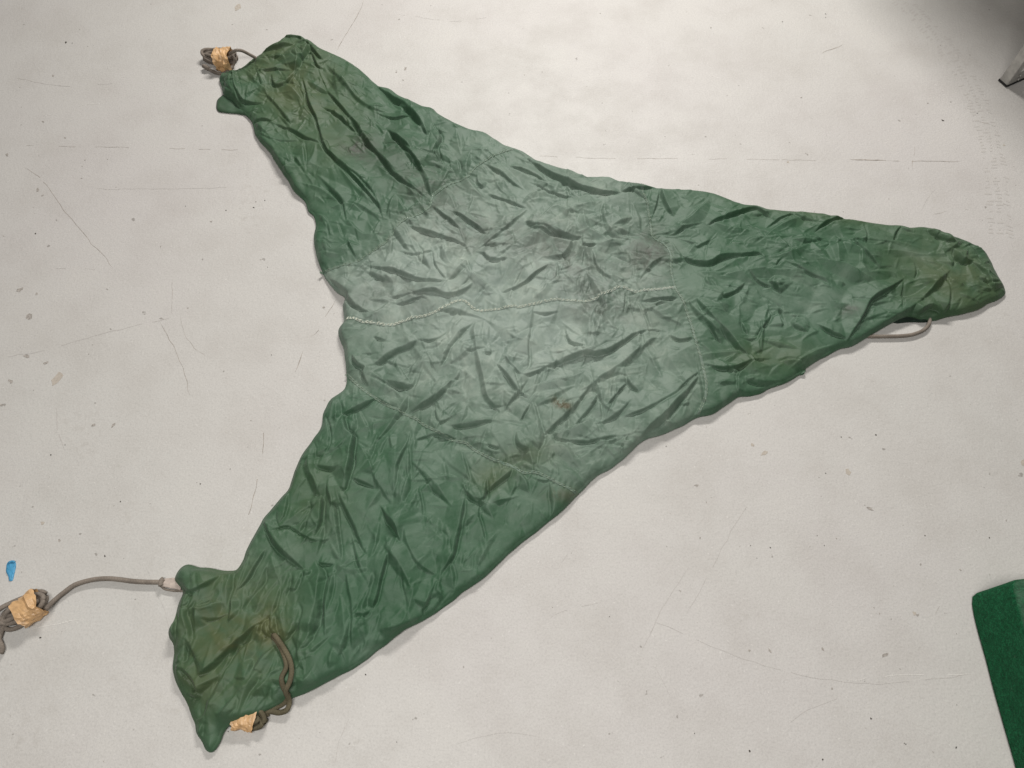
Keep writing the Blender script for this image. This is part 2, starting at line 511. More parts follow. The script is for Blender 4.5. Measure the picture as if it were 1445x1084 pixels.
OUT = (RA([(435, 210), (470, 190), (545, 165), (575, 120), (600, 107), (650, 115), (690, 125), (740, 155), (775, 185), (830, 200), (885, 225), (940, 260), (990, 300), (1060, 355), (1110, 370), (1160, 405), (1220, 435), (1280, 460), (1340, 478), (1360, 500), (1445, 545)])
       + RB([(800, 0), (890, 25), (970, 75), (1040, 100), (1100, 130), (1150, 165), (1220, 190), (1300, 205)])
       + RC([(250, 215), (320, 245), (400, 248), (440, 258), (490, 275), (580, 285), (690, 303), (800, 312), (930, 318), (1000, 340), (1060, 365), (1130, 388), (1200, 400), (1250, 412), (1370, 420)])
       + RD([(340, 208), (420, 222), (500, 243), (620, 253), (700, 265), (760, 275), (820, 278), (870, 290), (930, 284), (1000, 300), (1070, 325), (1140, 348), (1210, 378), (1250, 405), (1280, 455), (1310, 515), (1340, 570), (1360, 610), (1350, 630), (1320, 650), (1270, 672), (1210, 705), (1140, 725), (1080, 735), (1030, 748), (990, 757), (930, 752), (880, 742), (850, 740), (780, 770), (700, 815), (640, 850), (570, 890), (510, 903), (450, 935), (370, 980), (300, 1030)])
       + RF([(1445, 355), (1400, 390), (1340, 425), (1290, 440), (1200, 480), (1150, 493), (1095, 497), (1050, 530), (1000, 565), (950, 590), (880, 605), (800, 650), (720, 685), (610, 720), (560, 765), (500, 820), (440, 865), (370, 905), (310, 960), (270, 1000), (190, 1084)])
       + RG([(1445, 495), (1370, 570), (1290, 645), (1200, 700), (1160, 735), (1060, 810), (980, 860), (900, 900), (830, 950), (750, 1010)])
       + RH([(1070, 625), (980, 670), (880, 725), (760, 775), (700, 805), (630, 840), (560, 870), (490, 900), (430, 925), (405, 960), (385, 1010), (350, 1050), (320, 1040), (300, 990), (275, 960), (270, 910), (250, 870), (225, 800), (190, 740), (165, 690), (155, 620), (160, 540), (158, 495), (140, 470), (138, 430), (160, 395), (175, 340), (200, 270), (215, 235), (190, 200), (170, 170), (195, 120), (235, 97), (290, 115), (350, 117), (410, 125), (480, 120), (510, 75)])
       + RG([(90, 510), (140, 410), (185, 330), (200, 310), (270, 230), (310, 185), (330, 130), (350, 80), (385, 0)])
       + RE([(45, 660), (60, 580), (100, 510), (165, 462), (175, 400), (175, 330), (160, 250), (140, 200), (135, 150), (160, 130), (165, 90), (158, 40), (160, 15)])
       + RB([(175, 865), (130, 835), (90, 790), (60, 740), (30, 670), (15, 600), (10, 540), (20, 480), (0, 430)])
       + RA([(705, 1000), (680, 940), (630, 895), (600, 840), (550, 770), (500, 690), (440, 620), (425, 580), (415, 540), (385, 505), (355, 480), (320, 440), (275, 405), (262, 365), (250, 325), (265, 295), (300, 287), (320, 293), (350, 275), (385, 250)]))

SEAM_TL = RB([(40, 738), (80, 730), (220, 690), (310, 640), (390, 590), (450, 500), (530, 460), (600, 420), (620, 360), (700, 300), (790, 270), (830, 220), (880, 190), (960, 140), (1045, 104)])
SEAM_R = RC([(600, 292), (600, 330), (625, 400), (640, 480), (655, 560), (710, 600), (740, 650), (745, 740), (765, 830), (800, 890), (830, 960)]) + RF([(850, 150), (870, 240), (905, 350), (920, 430), (915, 520), (885, 600)])
SEAM_B = RE([(172, 385), (260, 470), (330, 520), (420, 570), (520, 620), (600, 670), (730, 735), (790, 745), (820, 775), (920, 830), (1030, 870), (1080, 900), (1140, 900), (1240, 950), (1355, 998)])
SEAM_M = RB([(180, 985), (280, 1005), (390, 1015), (480, 990), (600, 960), (700, 920), (760, 895), (790, 905), (830, 935), (940, 940), (1050, 930)]) + RC([(-30, 938), (80, 910), (170, 895), (350, 893), (420, 860), (490, 828), (560, 842), (660, 842), (768, 828)])

# (region, letter, points): n normal crease, a strong, d deep fold, s soft wide fold, f fine, v valley
CREASES = []
def C(R, *items):
    for k, pts in items:
        CREASES.append((k, R(pts)))
C(RA, ('a', [(480, 400), (560, 490), (640, 590), (660, 600)]), ('a', [(680, 340), (720, 470), (770, 600), (800, 700), (850, 760), (960, 860), (1050, 960), (1090, 1050)]),
  ('a', [(760, 290), (800, 390), (880, 490), (960, 580), (1000, 650), (1080, 740), (1160, 840), (1330, 960)]), ('a', [(800, 270), (900, 380), (980, 460), (1050, 500), (1130, 510)]),
  ('d', [(1040, 345), (1100, 400), (1180, 450), (1270, 550), (1320, 640)]), ('d', [(1100, 590), (1170, 660), (1260, 770), (1320, 880), (1335, 940)]), ('n', [(960, 540), (990, 640)]),
  ('n', [(770, 480), (880, 540), (950, 610)]), ('n', [(540, 570), (620, 590), (700, 640), (790, 690)]), ('n', [(680, 650), (690, 760), (700, 820)]),
  ('a', [(320, 300), (350, 400), (380, 450), (490, 465)]), ('n', [(450, 290), (480, 400)]), ('n', [(430, 310), (540, 300), (640, 305)]),
  ('d', [(640, 170), (655, 220), (660, 260), (640, 310)]), ('a', [(640, 165), (700, 160), (760, 240), (800, 270)]), ('a', [(690, 225), (730, 220), (760, 290), (790, 300)]), ('n', [(420, 340), (520, 420)]),
  ('a', [(1330, 560), (1370, 640), (1350, 710), (1400, 790)]), ('n', [(1430, 790), (1400, 870)]), ('f', [(920, 640), (1000, 720)]), ('f', [(910, 700), (960, 670), (1010, 690)]),
  ('s', [(430, 600), (540, 720), (620, 860), (690, 930)]), ('n', [(860, 800), (940, 880), (1060, 980)]), ('n', [(520, 320), (540, 370), (600, 350), (650, 300)]),
  ('n', [(560, 370), (620, 340), (640, 315), (760, 300)]), ('v', [(1000, 310), (1100, 400), (1200, 500), (1290, 600)]), ('n', [(1050, 510), (1150, 540), (1260, 520)]),
  ('n', [(660, 870), (760, 900), (860, 960)]), ('n', [(800, 900), (880, 960), (900, 1060)]), ('f', [(1170, 860), (1240, 930), (1300, 960)]), ('n', [(580, 130), (660, 130), (690, 160)]),
  ('a', [(300, 300), (310, 400), (330, 440)]), ('n', [(400, 560), (470, 540), (540, 560)]), ('n', [(440, 600), (520, 640), (660, 650)]))
C(RB, ('a', [(45, 0), (70, 120), (180, 220), (290, 310), (340, 400), (365, 480)]), ('a', [(250, 60), (340, 140), (450, 260), (560, 340), (615, 345)]),
  ('d', [(390, 20), (500, 130), (560, 220), (610, 330)]), ('n', [(600, 20), (640, 110), (620, 150), (680, 220)]), ('n', [(400, 540), (410, 600), (400, 680)]),
  ('a', [(620, 420), (680, 470), (770, 550)]), ('a', [(690, 440), (800, 490), (910, 560)]), ('n', [(900, 350), (1000, 390), (1100, 430)]),
  ('a', [(500, 510), (640, 560), (740, 600), (850, 630)]), ('a', [(820, 650), (900, 600), (1000, 520), (1100, 430)]), ('a', [(830, 650), (880, 665), (910, 690), (1000, 690)]),
  ('n', [(620, 640), (640, 740), (690, 800)]), ('a', [(240, 705), (400, 740), (560, 790), (690, 805)]), ('a', [(700, 800), (760, 730), (790, 690)]), ('n', [(800, 700), (795, 790), (700, 865)]),
  ('a', [(790, 700), (800, 760), (850, 785), (960, 860)]), ('a', [(850, 780), (790, 840), (700, 865), (610, 850), (450, 870), (330, 880)]), ('n', [(960, 850), (1060, 820), (1160, 740), (1240, 690)]),
  ('n', [(850, 780), (880, 850), (940, 850)]), ('a', [(1090, 500), (1200, 540), (1330, 575)]), ('a', [(1330, 575), (1280, 660), (1170, 670)]), ('n', [(1100, 360), (1200, 390), (1310, 460), (1390, 570)]),
  ('n', [(1060, 410), (1140, 350), (1220, 350)]), ('a', [(940, 200), (1030, 230), (1170, 300), (1380, 370)]), ('n', [(840, 230), (850, 310), (880, 330)]), ('n', [(180, 480), (260, 550), (380, 550)]),
  ('n', [(60, 570), (110, 640), (180, 600)]), ('n', [(180, 580), (230, 670)]), ('a', [(240, 900), (320, 970), (400, 900), (280, 890)]), ('n', [(380, 910), (480, 900), (560, 880), (600, 905)]),
  ('a', [(90, 770), (160, 830), (230, 920), (320, 970)]), ('n', [(740, 420), (790, 460), (830, 380)]), ('n', [(560, 640), (550, 700)]), ('n', [(1240, 700), (1220, 770), (1150, 840)]),
  ('n', [(1190, 830), (1270, 770)]), ('n', [(450, 640), (540, 650), (620, 640)]), ('n', [(880, 200), (960, 240), (1090, 340)]), ('n', [(1000, 205), (1100, 230), (1200, 290)]),
  ('f', [(880, 640), (950, 600), (1000, 560)]), ('f', [(920, 660), (1000, 600), (1040, 560)]), ('n', [(100, 410), (200, 400), (260, 440)]), ('n', [(430, 350), (380, 460)]),
  ('n', [(460, 470), (540, 400), (600, 400)]), ('n', [(700, 180), (680, 260), (640, 330)]), ('n', [(740, 170), (760, 250)]), ('f', [(700, 330), (730, 390), (780, 450)]))
C(RC, ('d', [(0, 160), (130, 240), (260, 310), (400, 350), (490, 350)]), ('a', [(490, 345), (590, 320), (690, 305)]), ('a', [(690, 310), (720, 400), (760, 460)]), ('n', [(690, 310), (650, 470)]),
  ('a', [(760, 530), (850, 470), (940, 370)]), ('n', [(740, 560), (800, 520), (900, 500)]), ('a', [(920, 510), (990, 470), (1110, 430), (1180, 420), (1260, 470)]), ('n', [(960, 490), (1050, 520), (1160, 530)]),
  ('a', [(400, 400), (410, 480), (450, 550), (520, 580), (560, 580)]), ('a', [(300, 440), (310, 520), (420, 590), (510, 600)]), ('a', [(0, 490), (120, 530), (240, 570), (300, 570)]),
  ('n', [(240, 575), (200, 640), (130, 650)]), ('n', [(290, 570), (310, 620), (380, 610)]), ('a', [(345, 640), (370, 720), (410, 760), (460, 810)]), ('n', [(300, 640), (290, 720)]),
  ('n', [(520, 640), (540, 700), (500, 740)]), ('f', [(430, 610), (520, 610)]), ('f', [(440, 650), (540, 650)]), ('n', [(560, 730), (640, 740)]), ('a', [(750, 650), (830, 680), (930, 700), (1000, 665), (1090, 655), (1190, 650), (1220, 690)]),
  ('n', [(1110, 650), (1140, 590), (1200, 570), (1300, 600)]), ('a', [(960, 780), (1080, 750), (1200, 740), (1440, 750)]), ('n', [(1130, 740), (1200, 800), (1290, 830)]),
  ('d', [(830, 900), (900, 980), (1010, 1084)]), ('n', [(1100, 440), (1140, 410), (1220, 420)]), ('n', [(1230, 520), (1300, 470), (1380, 440)]), ('n', [(1290, 930), (1310, 1000)]), ('a', [(1350, 1000), (1440, 1060)]),
  ('n', [(1220, 920), (1250, 960), (1200, 1020), (1160, 1080)]), ('a', [(560, 880), (620, 1000), (640, 1080)]), ('n', [(510, 840), (500, 960)]), ('n', [(380, 930), (390, 1000), (350, 1070)]),
  ('n', [(120, 790), (100, 850), (40, 890)]), ('n', [(90, 820), (150, 780), (160, 700)]), ('n', [(560, 900), (650, 890), (780, 880)]), ('n', [(980, 560), (860, 620)]), ('n', [(1000, 880), (1080, 840), (1120, 800)]),
  ('n', [(1040, 840), (1000, 860), (960, 920)]), ('n', [(940, 720), (920, 800), (960, 820)]), ('n', [(0, 400), (100, 380), (200, 390)]), ('n', [(20, 300), (150, 350), (280, 380)]))
C(RD, ('f', [(0, 350), (150, 355), (300, 345), (450, 370), (620, 375), (780, 375), (900, 400), (1000, 440)]), ('n', [(625, 270), (625, 400)]), ('a', [(550, 360), (620, 430), (700, 510)]), ('n', [(560, 370), (620, 385)]),
  ('a', [(610, 480), (640, 530), (760, 530), (800, 570)]), ('a', [(340, 420), (420, 470), (520, 500), (600, 540), (700, 580)]), ('n', [(210, 470), (320, 530), (420, 570), (450, 600)]),
  ('n', [(0, 530), (130, 525), (220, 480)]), ('a', [(0, 430), (40, 370), (90, 360), (120, 390)]), ('d', [(830, 560), (740, 620), (650, 680), (610, 750), (560, 840), (540, 890)]),
  ('d', [(1060, 520), (980, 600), (900, 680), (800, 750), (720, 800), (600, 870)]), ('n', [(820, 570), (810, 720)]), ('n', [(880, 480), (880, 560)]), ('a', [(1010, 560), (1050, 640), (1030, 740)]),
  ('n', [(1050, 570), (1130, 600)]), ('s', [(1000, 340), (1060, 370), (1100, 410)]), ('n', [(1140, 380), (1200, 460)]), ('n', [(770, 370), (780, 330), (820, 290)]), ('a', [(370, 320), (440, 270), (540, 250)]),
  ('n', [(440, 650), (480, 690), (580, 700), (640, 670)]), ('a', [(380, 790), (450, 840), (530, 870)]), ('a', [(140, 700), (110, 800), (100, 970)]), ('a', [(200, 640), (160, 590), (130, 580)]), ('n', [(240, 780), (350, 810)]),
  ('n', [(470, 570), (530, 590)]), ('n', [(0, 780), (40, 850)]), ('n', [(1090, 480), (1130, 470), (1150, 500)]), ('n', [(1200, 560), (1260, 580), (1330, 570)]), ('s', [(150, 250), (250, 260), (330, 240)]),
  ('n', [(120, 350), (180, 300), (280, 260)]), ('v', [(760, 640), (860, 640), (960, 590)]), ('n', [(600, 400), (610, 520)]), ('n', [(1080, 440), (1070, 500)]))
C(RE, ('a', [(840, 130), (830, 200), (850, 320), (880, 440), (900, 520), (960, 590), (970, 650)]), ('n', [(1120, 90), (1100, 200), (1100, 350), (1070, 405)]),
  ('a', [(960, 290), (1020, 360), (1080, 410), (1200, 360), (1330, 320), (1440, 290)]), ('a', [(930, 340), (1000, 420), (1060, 500), (1070, 410)]), ('a', [(1060, 500), (1150, 460), (1240, 440), (1440, 370)]),
  ('a', [(820, 140), (740, 200), (680, 290), (650, 370)]), ('n', [(740, 200), (660, 240), (650, 300)]), ('n', [(530, 225), (640, 220), (720, 170)]), ('a', [(280, 370), (360, 320), (430, 270), (540, 230)]),
  ('a', [(210, 300), (240, 350), (280, 370), (270, 400), (290, 460)]), ('a', [(280, 400), (360, 420), (460, 450), (510, 450), (530, 400)]), ('n', [(400, 390), (460, 430)]),
  ('a', [(500, 590), (620, 520), (700, 450), (750, 400), (720, 350)]), ('n', [(630, 530), (640, 600), (660, 640), (740, 600)]), ('a', [(660, 660), (800, 650), (950, 630)]), ('n', [(1120, 540), (1080, 600), (1060, 640)]),
  ('a', [(1120, 530), (1150, 640), (1160, 790)]), ('n', [(1160, 480), (1100, 560)]), ('a', [(150, 600), (240, 560), (330, 520)]), ('d', [(155, 600), (180, 690), (210, 720), (190, 900), (160, 1010)]),
  ('a', [(240, 740), (290, 830), (330, 930)]), ('a', [(510, 650), (490, 760), (440, 860), (410, 960)]), ('n', [(510, 740), (640, 700), (740, 730)]), ('n', [(760, 790), (790, 880), (810, 940)]),
  ('a', [(760, 930), (860, 1030), (890, 920)]), ('a', [(860, 1030), (950, 940), (1030, 880)]), ('a', [(1030, 880), (1090, 950), (1110, 1000)]), ('f', [(450, 940), (700, 930)]),
  ('a', [(1440, 430), (1380, 500), (1310, 590), (1170, 720)]), ('a', [(1170, 720), (1300, 690), (1440, 620)]), ('n', [(530, 1010), (540, 1084)]), ('a', [(60, 830), (110, 850), (180, 860)]),
  ('a', [(100, 640), (100, 720), (70, 800)]), ('n', [(890, 760), (960, 780)]), ('a', [(1040, 700), (1060, 760), (1130, 800)]), ('n', [(320, 210), (400, 230)]), ('n', [(200, 690), (350, 640), (510, 630)]),
  ('n', [(400, 700), (410, 780)]), ('f', [(500, 800), (640, 790)]), ('f', [(490, 840), (600, 840)]), ('n', [(120, 500), (90, 620), (60, 700)]), ('n', [(60, 600), (90, 700), (75, 800)]),
  ('n', [(1290, 160), (1320, 240), (1400, 270)]), ('n', [(870, 300), (920, 300)]), ('n', [(200, 330), (250, 300), (350, 300)]), ('n', [(900, 760), (830, 740)]))
C(RF, ('a', [(0, 395), (150, 340), (290, 295), (380, 300), (470, 250), (580, 190), (650, 165), (730, 180)]), ('d', [(230, 520), (320, 470), (400, 410), (500, 340), (600, 250), (680, 200)]),
  ('a', [(240, 530), (200, 600), (110, 690)]), ('n', [(650, 165), (620, 80), (580, 20)]), ('a', [(900, 370), (830, 430), (760, 500), (650, 570), (500, 620)]), ('d', [(890, 400), (800, 500), (720, 590), (620, 680), (590, 720)]),
  ('n', [(120, 720), (280, 740), (420, 720), (560, 710)]), ('a', [(70, 780), (200, 770), (270, 830), (400, 740)]), ('n', [(480, 780), (510, 740), (500, 800)]), ('n', [(740, 190), (790, 220), (850, 215)]),
  ('d', [(870, 20), (960, 130), (1040, 200), (1100, 270), (1160, 330)]), ('a', [(900, 110), (1000, 240)]), ('n', [(890, 300), (1000, 290), (1090, 290), (1160, 330)]), ('a', [(900, 340), (1030, 370), (1160, 330), (1090, 400), (1090, 490)]),
  ('n', [(1030, 350), (1080, 390)]), ('a', [(1240, 60), (1210, 160), (1190, 240), (1200, 320)]), ('n', [(1290, 80), (1310, 160)]), ('n', [(1350, 130), (1440, 180)]), ('n', [(380, 120), (350, 240)]),
  ('n', [(210, 170), (250, 250), (330, 270), (390, 300)]), ('n', [(510, 370), (540, 450), (580, 500)]), ('n', [(380, 540), (400, 640)]), ('n', [(390, 590), (520, 440)]), ('n', [(10, 380), (20, 280), (40, 60)]),
  ('n', [(800, 560), (840, 540)]), ('n', [(290, 480), (340, 400), (320, 380)]), ('n', [(760, 560), (700, 640), (660, 660)]), ('n', [(250, 250), (330, 300)]), ('n', [(1080, 210), (1170, 210), (1200, 120)]),
  ('n', [(240, 680), (330, 560), (390, 470)]), ('n', [(960, 440), (1060, 440), (1090, 400)]))
C(RG, ('a', [(640, 0), (640, 80), (600, 210)]), ('a', [(540, 190), (570, 440), (590, 550)]), ('a', [(560, 180), (640, 330), (700, 480), (740, 540)]), ('n', [(780, 330), (770, 440), (740, 560)]),
  ('d', [(780, 270), (850, 360), (900, 470)]), ('d', [(810, 420), (860, 540), (920, 640), (970, 740)]), ('a', [(900, 310), (920, 420), (960, 540), (1080, 630)]), ('a', [(1080, 640), (1140, 530), (1180, 390), (1210, 230)]),
  ('n', [(1140, 540), (1160, 690)]), ('a', [(830, 500), (800, 620), (750, 800)]), ('a', [(750, 600), (730, 700), (700, 800), (760, 810)]), ('a', [(610, 590), (640, 750), (650, 860), (640, 1000)]),
  ('a', [(560, 570), (530, 680), (510, 840)]), ('n', [(570, 570), (620, 600), (740, 590)]), ('d', [(460, 550), (480, 620), (460, 760), (420, 960)]), ('n', [(470, 560), (560, 570)]),
  ('d', [(490, 220), (480, 340), (450, 440)]), ('d', [(420, 0), (430, 100), (460, 160), (490, 230)]), ('a', [(530, 100), (530, 200), (545, 290)]), ('a', [(600, 60), (540, 80), (450, 60)]),
  ('d', [(190, 340), (260, 460), (340, 540), (400, 600)]), ('f', [(220, 470), (130, 600), (60, 720)]), ('a', [(320, 200), (300, 330), (250, 390)]), ('a', [(700, 0), (740, 80), (780, 170), (830, 240), (860, 290)]),
  ('a', [(880, 20), (860, 150), (850, 230)]), ('n', [(640, 140), (720, 160), (770, 190)]), ('a', [(1200, 150), (1240, 210), (1300, 240), (1320, 140)]), ('n', [(1300, 240), (1285, 330), (1320, 470)]),
  ('f', [(1010, 270), (1200, 270)]), ('n', [(980, 180), (1000, 320)]), ('n', [(990, 200), (1080, 130), (1200, 130)]), ('a', [(1010, 800), (1050, 700), (1080, 640)]), ('n', [(1080, 650), (1100, 740)]),
  ('a', [(300, 960), (350, 880), (370, 850)]), ('n', [(230, 820), (260, 930)]), ('n', [(330, 600), (300, 730)]), ('a', [(390, 600), (460, 610)]), ('a', [(390, 600), (350, 710)]), ('s', [(780, 900), (900, 890), (980, 860)]),
  ('n', [(640, 840), (700, 830), (740, 800)]), ('n', [(430, 940), (360, 1040)]), ('n', [(380, 420), (460, 450), (560, 440)]), ('n', [(500, 250), (490, 400), (460, 530)]), ('n', [(430, 240), (410, 330), (360, 440)]),
  ('n', [(250, 400), (320, 380), (400, 430)]), ('n', [(900, 480), (1000, 470), (1080, 420)]))
C(RH, ('a', [(400, 150), (330, 220), (250, 300), (210, 400)]), ('a', [(420, 290), (330, 320), (270, 330)]), ('n', [(290, 290), (230, 350), (250, 420)]), ('n', [(480, 250), (540, 180), (640, 20)]),
  ('d', [(640, 380), (560, 430), (450, 530), (310, 660), (240, 690)]), ('a', [(590, 470), (480, 570), (410, 700), (370, 770)]), ('n', [(570, 580), (540, 700)]), ('a', [(690, 510), (620, 590), (570, 660)]),
  ('n', [(370, 480), (280, 610)]), ('a', [(170, 610), (260, 640), (280, 700), (320, 690)]), ('a', [(350, 860), (430, 850), (500, 760)]), ('n', [(500, 770), (480, 830), (430, 870)]),
  ('a', [(800, 540), (860, 470), (880, 380), (900, 280)]), ('a', [(730, 470), (780, 400), (800, 290)]), ('a', [(990, 120), (950, 300), (940, 480)]), ('n', [(720, 180), (690, 290), (660, 370)]),
  ('a', [(780, 590), (830, 510), (870, 460)]), ('n', [(230, 760), (310, 770)]), ('n', [(960, 630), (980, 520)]), ('n', [(1130, 330), (1180, 200)]), ('n', [(1080, 350), (1170, 340)]), ('s', [(1200, 440), (1320, 410), (1440, 350)]),
  ('a', [(780, 660), (830, 690), (870, 640)]), ('a', [(660, 370), (640, 430), (690, 470)]), ('a', [(620, 400), (600, 450), (640, 480)]), ('a', [(690, 370), (680, 420), (700, 460)]), ('n', [(320, 880), (290, 960), (310, 1020)]),
  ('n', [(230, 480), (220, 600)]), ('a', [(190, 330), (240, 290), (260, 240)]), ('n', [(280, 130), (250, 200), (230, 260)]), ('n', [(700, 520), (650, 680), (560, 760)]))

C(RH, ('d', [(180, 180), (260, 240), (330, 215), (420, 150)]), ('d', [(215, 240), (180, 340), (168, 420), (168, 520)]), ('a', [(250, 250), (225, 330), (240, 420), (270, 520)]),
  ('d', [(165, 610), (230, 640), (275, 700), (300, 760)]), ('a', [(260, 900), (330, 870), (360, 800), (400, 740)]), ('a', [(470, 260), (470, 330), (440, 420)]), ('n', [(330, 560), (300, 640), (330, 720)]),
  ('a', [(500, 550), (430, 640), (400, 700)]), ('a', [(300, 120), (280, 180), (300, 260)]), ('n', [(600, 700), (680, 640), (700, 560)]))
C(RA, ('d', [(350, 280), (330, 330), (340, 400), (380, 470)]), ('a', [(470, 200), (560, 190), (640, 175)]), ('d', [(650, 165), (640, 220), (680, 240), (720, 170)]), ('a', [(420, 250), (520, 240), (600, 245)]),
  ('a', [(270, 310), (290, 370), (330, 420)]))
C(RD, ('d', [(880, 740), (960, 700), (1030, 740)]), ('a', [(1150, 470), (1220, 520), (1290, 620)]), ('a', [(1080, 420), (1120, 470), (1180, 480)]), ('a', [(940, 310), (1000, 350), (1080, 390)]))

ZTOP = 0.014
STEP = 0.0018

def build_cover():
    root_xy = px(735, 470)
    cover = thing('propeller_cover', 'large three-armed dark green cloth cover lying crumpled flat on the grey floor', 'cloth cover', (root_xy[0], root_xy[1], 0))
    W = lambda pts: np.array([px(u, v, ZTOP)[:2] for u, v in pts])
    poly = dense(W(OUT), 0.006, closed=True)
    # tiny wander so the hem is not perfectly smooth
    poly[:, 0] += (value_noise(poly[:, 0], poly[:, 1], 0.018, 3) - .5) * 0.0025
    poly[:, 1] += (value_noise(poly[:, 0], poly[:, 1], 0.018, 4) - .5) * 0.0025
    x0, y0 = poly.min(0) - 0.03
    x1, y1 = poly.max(0) + 0.03
    nx, ny = int((x1 - x0) / STEP) + 1, int((y1 - y0) / STEP) + 1
    xs, ys = x0 + np.arange(nx) * STEP, y0 + np.arange(ny) * STEP
    X, Y = np.meshgrid(xs, ys)                   # [row y, col x]

    def inside(P):
        m = np.zeros((ny, nx), bool)
        A, B = P, np.roll(P, -1, 0)
        for j in range(ny):
            y = ys[j]
            c = (A[:, 1] <= y) != (B[:, 1] <= y)
            if not c.any():
                continue
            a, b = A[c], B[c]
            xc = np.sort(a[:, 0] + (y - a[:, 1]) / (b[:, 1] - a[:, 1]) * (b[:, 0] - a[:, 0]))
            m[j] = (np.searchsorted(xc, xs) % 2) == 1
        return m

    def seg_dist(P, closed, reach):
        """distance, signed side, arc length and closest point to a polyline, within reach"""
        D = np.full((ny, nx), 1e9)
        S = np.zeros((ny, nx))
        T = np.zeros((ny, nx))
        Q = np.zeros((ny, nx, 2))
        n = len(P)
        L = 0.0
        for i in range(n if closed else n - 1):
            a, b = P[i], P[(i + 1) % n]
            ab = b - a
            l = math.hypot(*ab)
            if l < 1e-9:
                continue
            i0 = max(0, int((min(a[0], b[0]) - reach - x0) / STEP)); i1 = min(nx, int((max(a[0], b[0]) + reach - x0) / STEP) + 2)
            j0 = max(0, int((min(a[1], b[1]) - reach - y0) / STEP)); j1 = min(ny, int((max(a[1], b[1]) + reach - y0) / STEP) + 2)
            if i1 <= i0 or j1 <= j0:
                L += l
                continue
            sl = (slice(j0, j1), slice(i0, i1))
            dx, dy = X[sl] - a[0], Y[sl] - a[1]
            t = np.clip((dx * ab[0] + dy * ab[1]) / (l * l), 0, 1)
            ex, ey = dx - t * ab[0], dy - t * ab[1]
            d = np.sqrt(ex * ex + ey * ey)
            m = d < D[sl]
            D[sl] = np.where(m, d, D[sl])
            S[sl] = np.where(m, np.sign(ab[0] * dy - ab[1] * dx), S[sl])
            T[sl] = np.where(m, L + t * l, T[sl])
            Q[sl] = np.where(m[..., None], np.stack([a[0] + t * ab[0], a[1] + t * ab[1]], -1), Q[sl])
            L += l
        return D, S, T, Q, L

    ins = inside(poly)
    D, _, _, Q, _ = seg_dist(poly, True, 0.09)
    Dc = np.minimum(D, 0.09)
    Z = np.zeros((ny, nx))

    # loose swelling of the double layer
    Ub, Vb = to_px(X, Y, ZTOP)
    rim = 0.0030 + 0.0045 * value_noise(X, Y, 0.05, 5) + 0.013 * np.exp(-((Ub - 350) / 38) ** 2 - ((Vb - 1008) / 22) ** 2)
    Z += rim + 0.005 * (1 - np.exp(-Dc / 0.008)) + 0.007 * value_noise(X, Y, 0.16, 6) * (1 - np.exp(-Dc / 0.04))

    # crumple: random facets with straight ridges, at several sizes, drawn out along each arm
    def facets(spacing, amp, seed, ang=0.0, stretch=1.0, pinch=None):
        """piecewise flat heights on a random triangulation; pinch = (share, height, width) adds sharp ridges along some edges"""
        r = np.random.RandomState(seed)
        ca, sa = math.cos(ang), math.sin(ang)
        cxm, cym = (x0 + x1) / 2, (y0 + y1) / 2
        R_ = math.hypot(x1 - x0, y1 - y0) / 2 + spacing
        pts = []
        for vv in np.arange(-R_, R_, spacing):
            for uu in np.arange(-R_, R_, spacing * stretch):
                a = uu + r.uniform(-.62, .62) * spacing * stretch
                b = vv + r.uniform(-.62, .62) * spacing
                xx, yy = cxm + a * ca - b * sa, cym + a * sa + b * ca
                i, j = int((xx - x0) / STEP), int((yy - y0) / STEP)
                k = spacing * stretch
                if not (-k < xx - x0 < x1 - x0 + k and -k < yy - y0 < y1 - y0 + k):
                    continue
                i, j = min(max(i, 0), nx - 1), min(max(j, 0), ny - 1)
                if ins[j, i] or D[j, i] < k * 2.0:
                    pts.append((xx, yy))
        res = geometry.delaunay_2d_cdt([Vector(p) for p in pts], [], [], 0, 1e-6)
        V = np.array([tuple(v) for v in res[0]])
        hv = np.where(r.rand(len(V)) < 0.35, 1.0, r.rand(len(V)) * 0.45) * amp
        Zf = np.zeros((ny, nx))
        EA = {}
        for f in res[2]:
            a, b, c = V[f[0]], V[f[1]], V[f[2]]
            i0 = max(0, int((min(a[0], b[0], c[0]) - x0) / STEP)); i1 = min(nx, int((max(a[0], b[0], c[0]) - x0) / STEP) + 2)
            j0 = max(0, int((min(a[1], b[1], c[1]) - y0) / STEP)); j1 = min(ny, int((max(a[1], b[1], c[1]) - y0) / STEP) + 2)
            if i1 <= i0 or j1 <= j0:
                continue
            dn = (b[1] - c[1]) * (a[0] - c[0]) + (c[0] - b[0]) * (a[1] - c[1])
            if abs(dn) < 1e-12:
                continue
            xx, yy = X[j0:j1, i0:i1], Y[j0:j1, i0:i1]
            l1 = ((b[1] - c[1]) * (xx - c[0]) + (c[0] - b[0]) * (yy - c[1])) / dn
            l2 = ((c[1] - a[1]) * (xx - c[0]) + (a[0] - c[0]) * (yy - c[1])) / dn
            l3 = 1 - l1 - l2
            m = (l1 >= -1e-6) & (l2 >= -1e-6) & (l3 >= -1e-6)
            if not m.any():
                continue
            val = l1 * hv[f[0]] + l2 * hv[f[1]] + l3 * hv[f[2]]
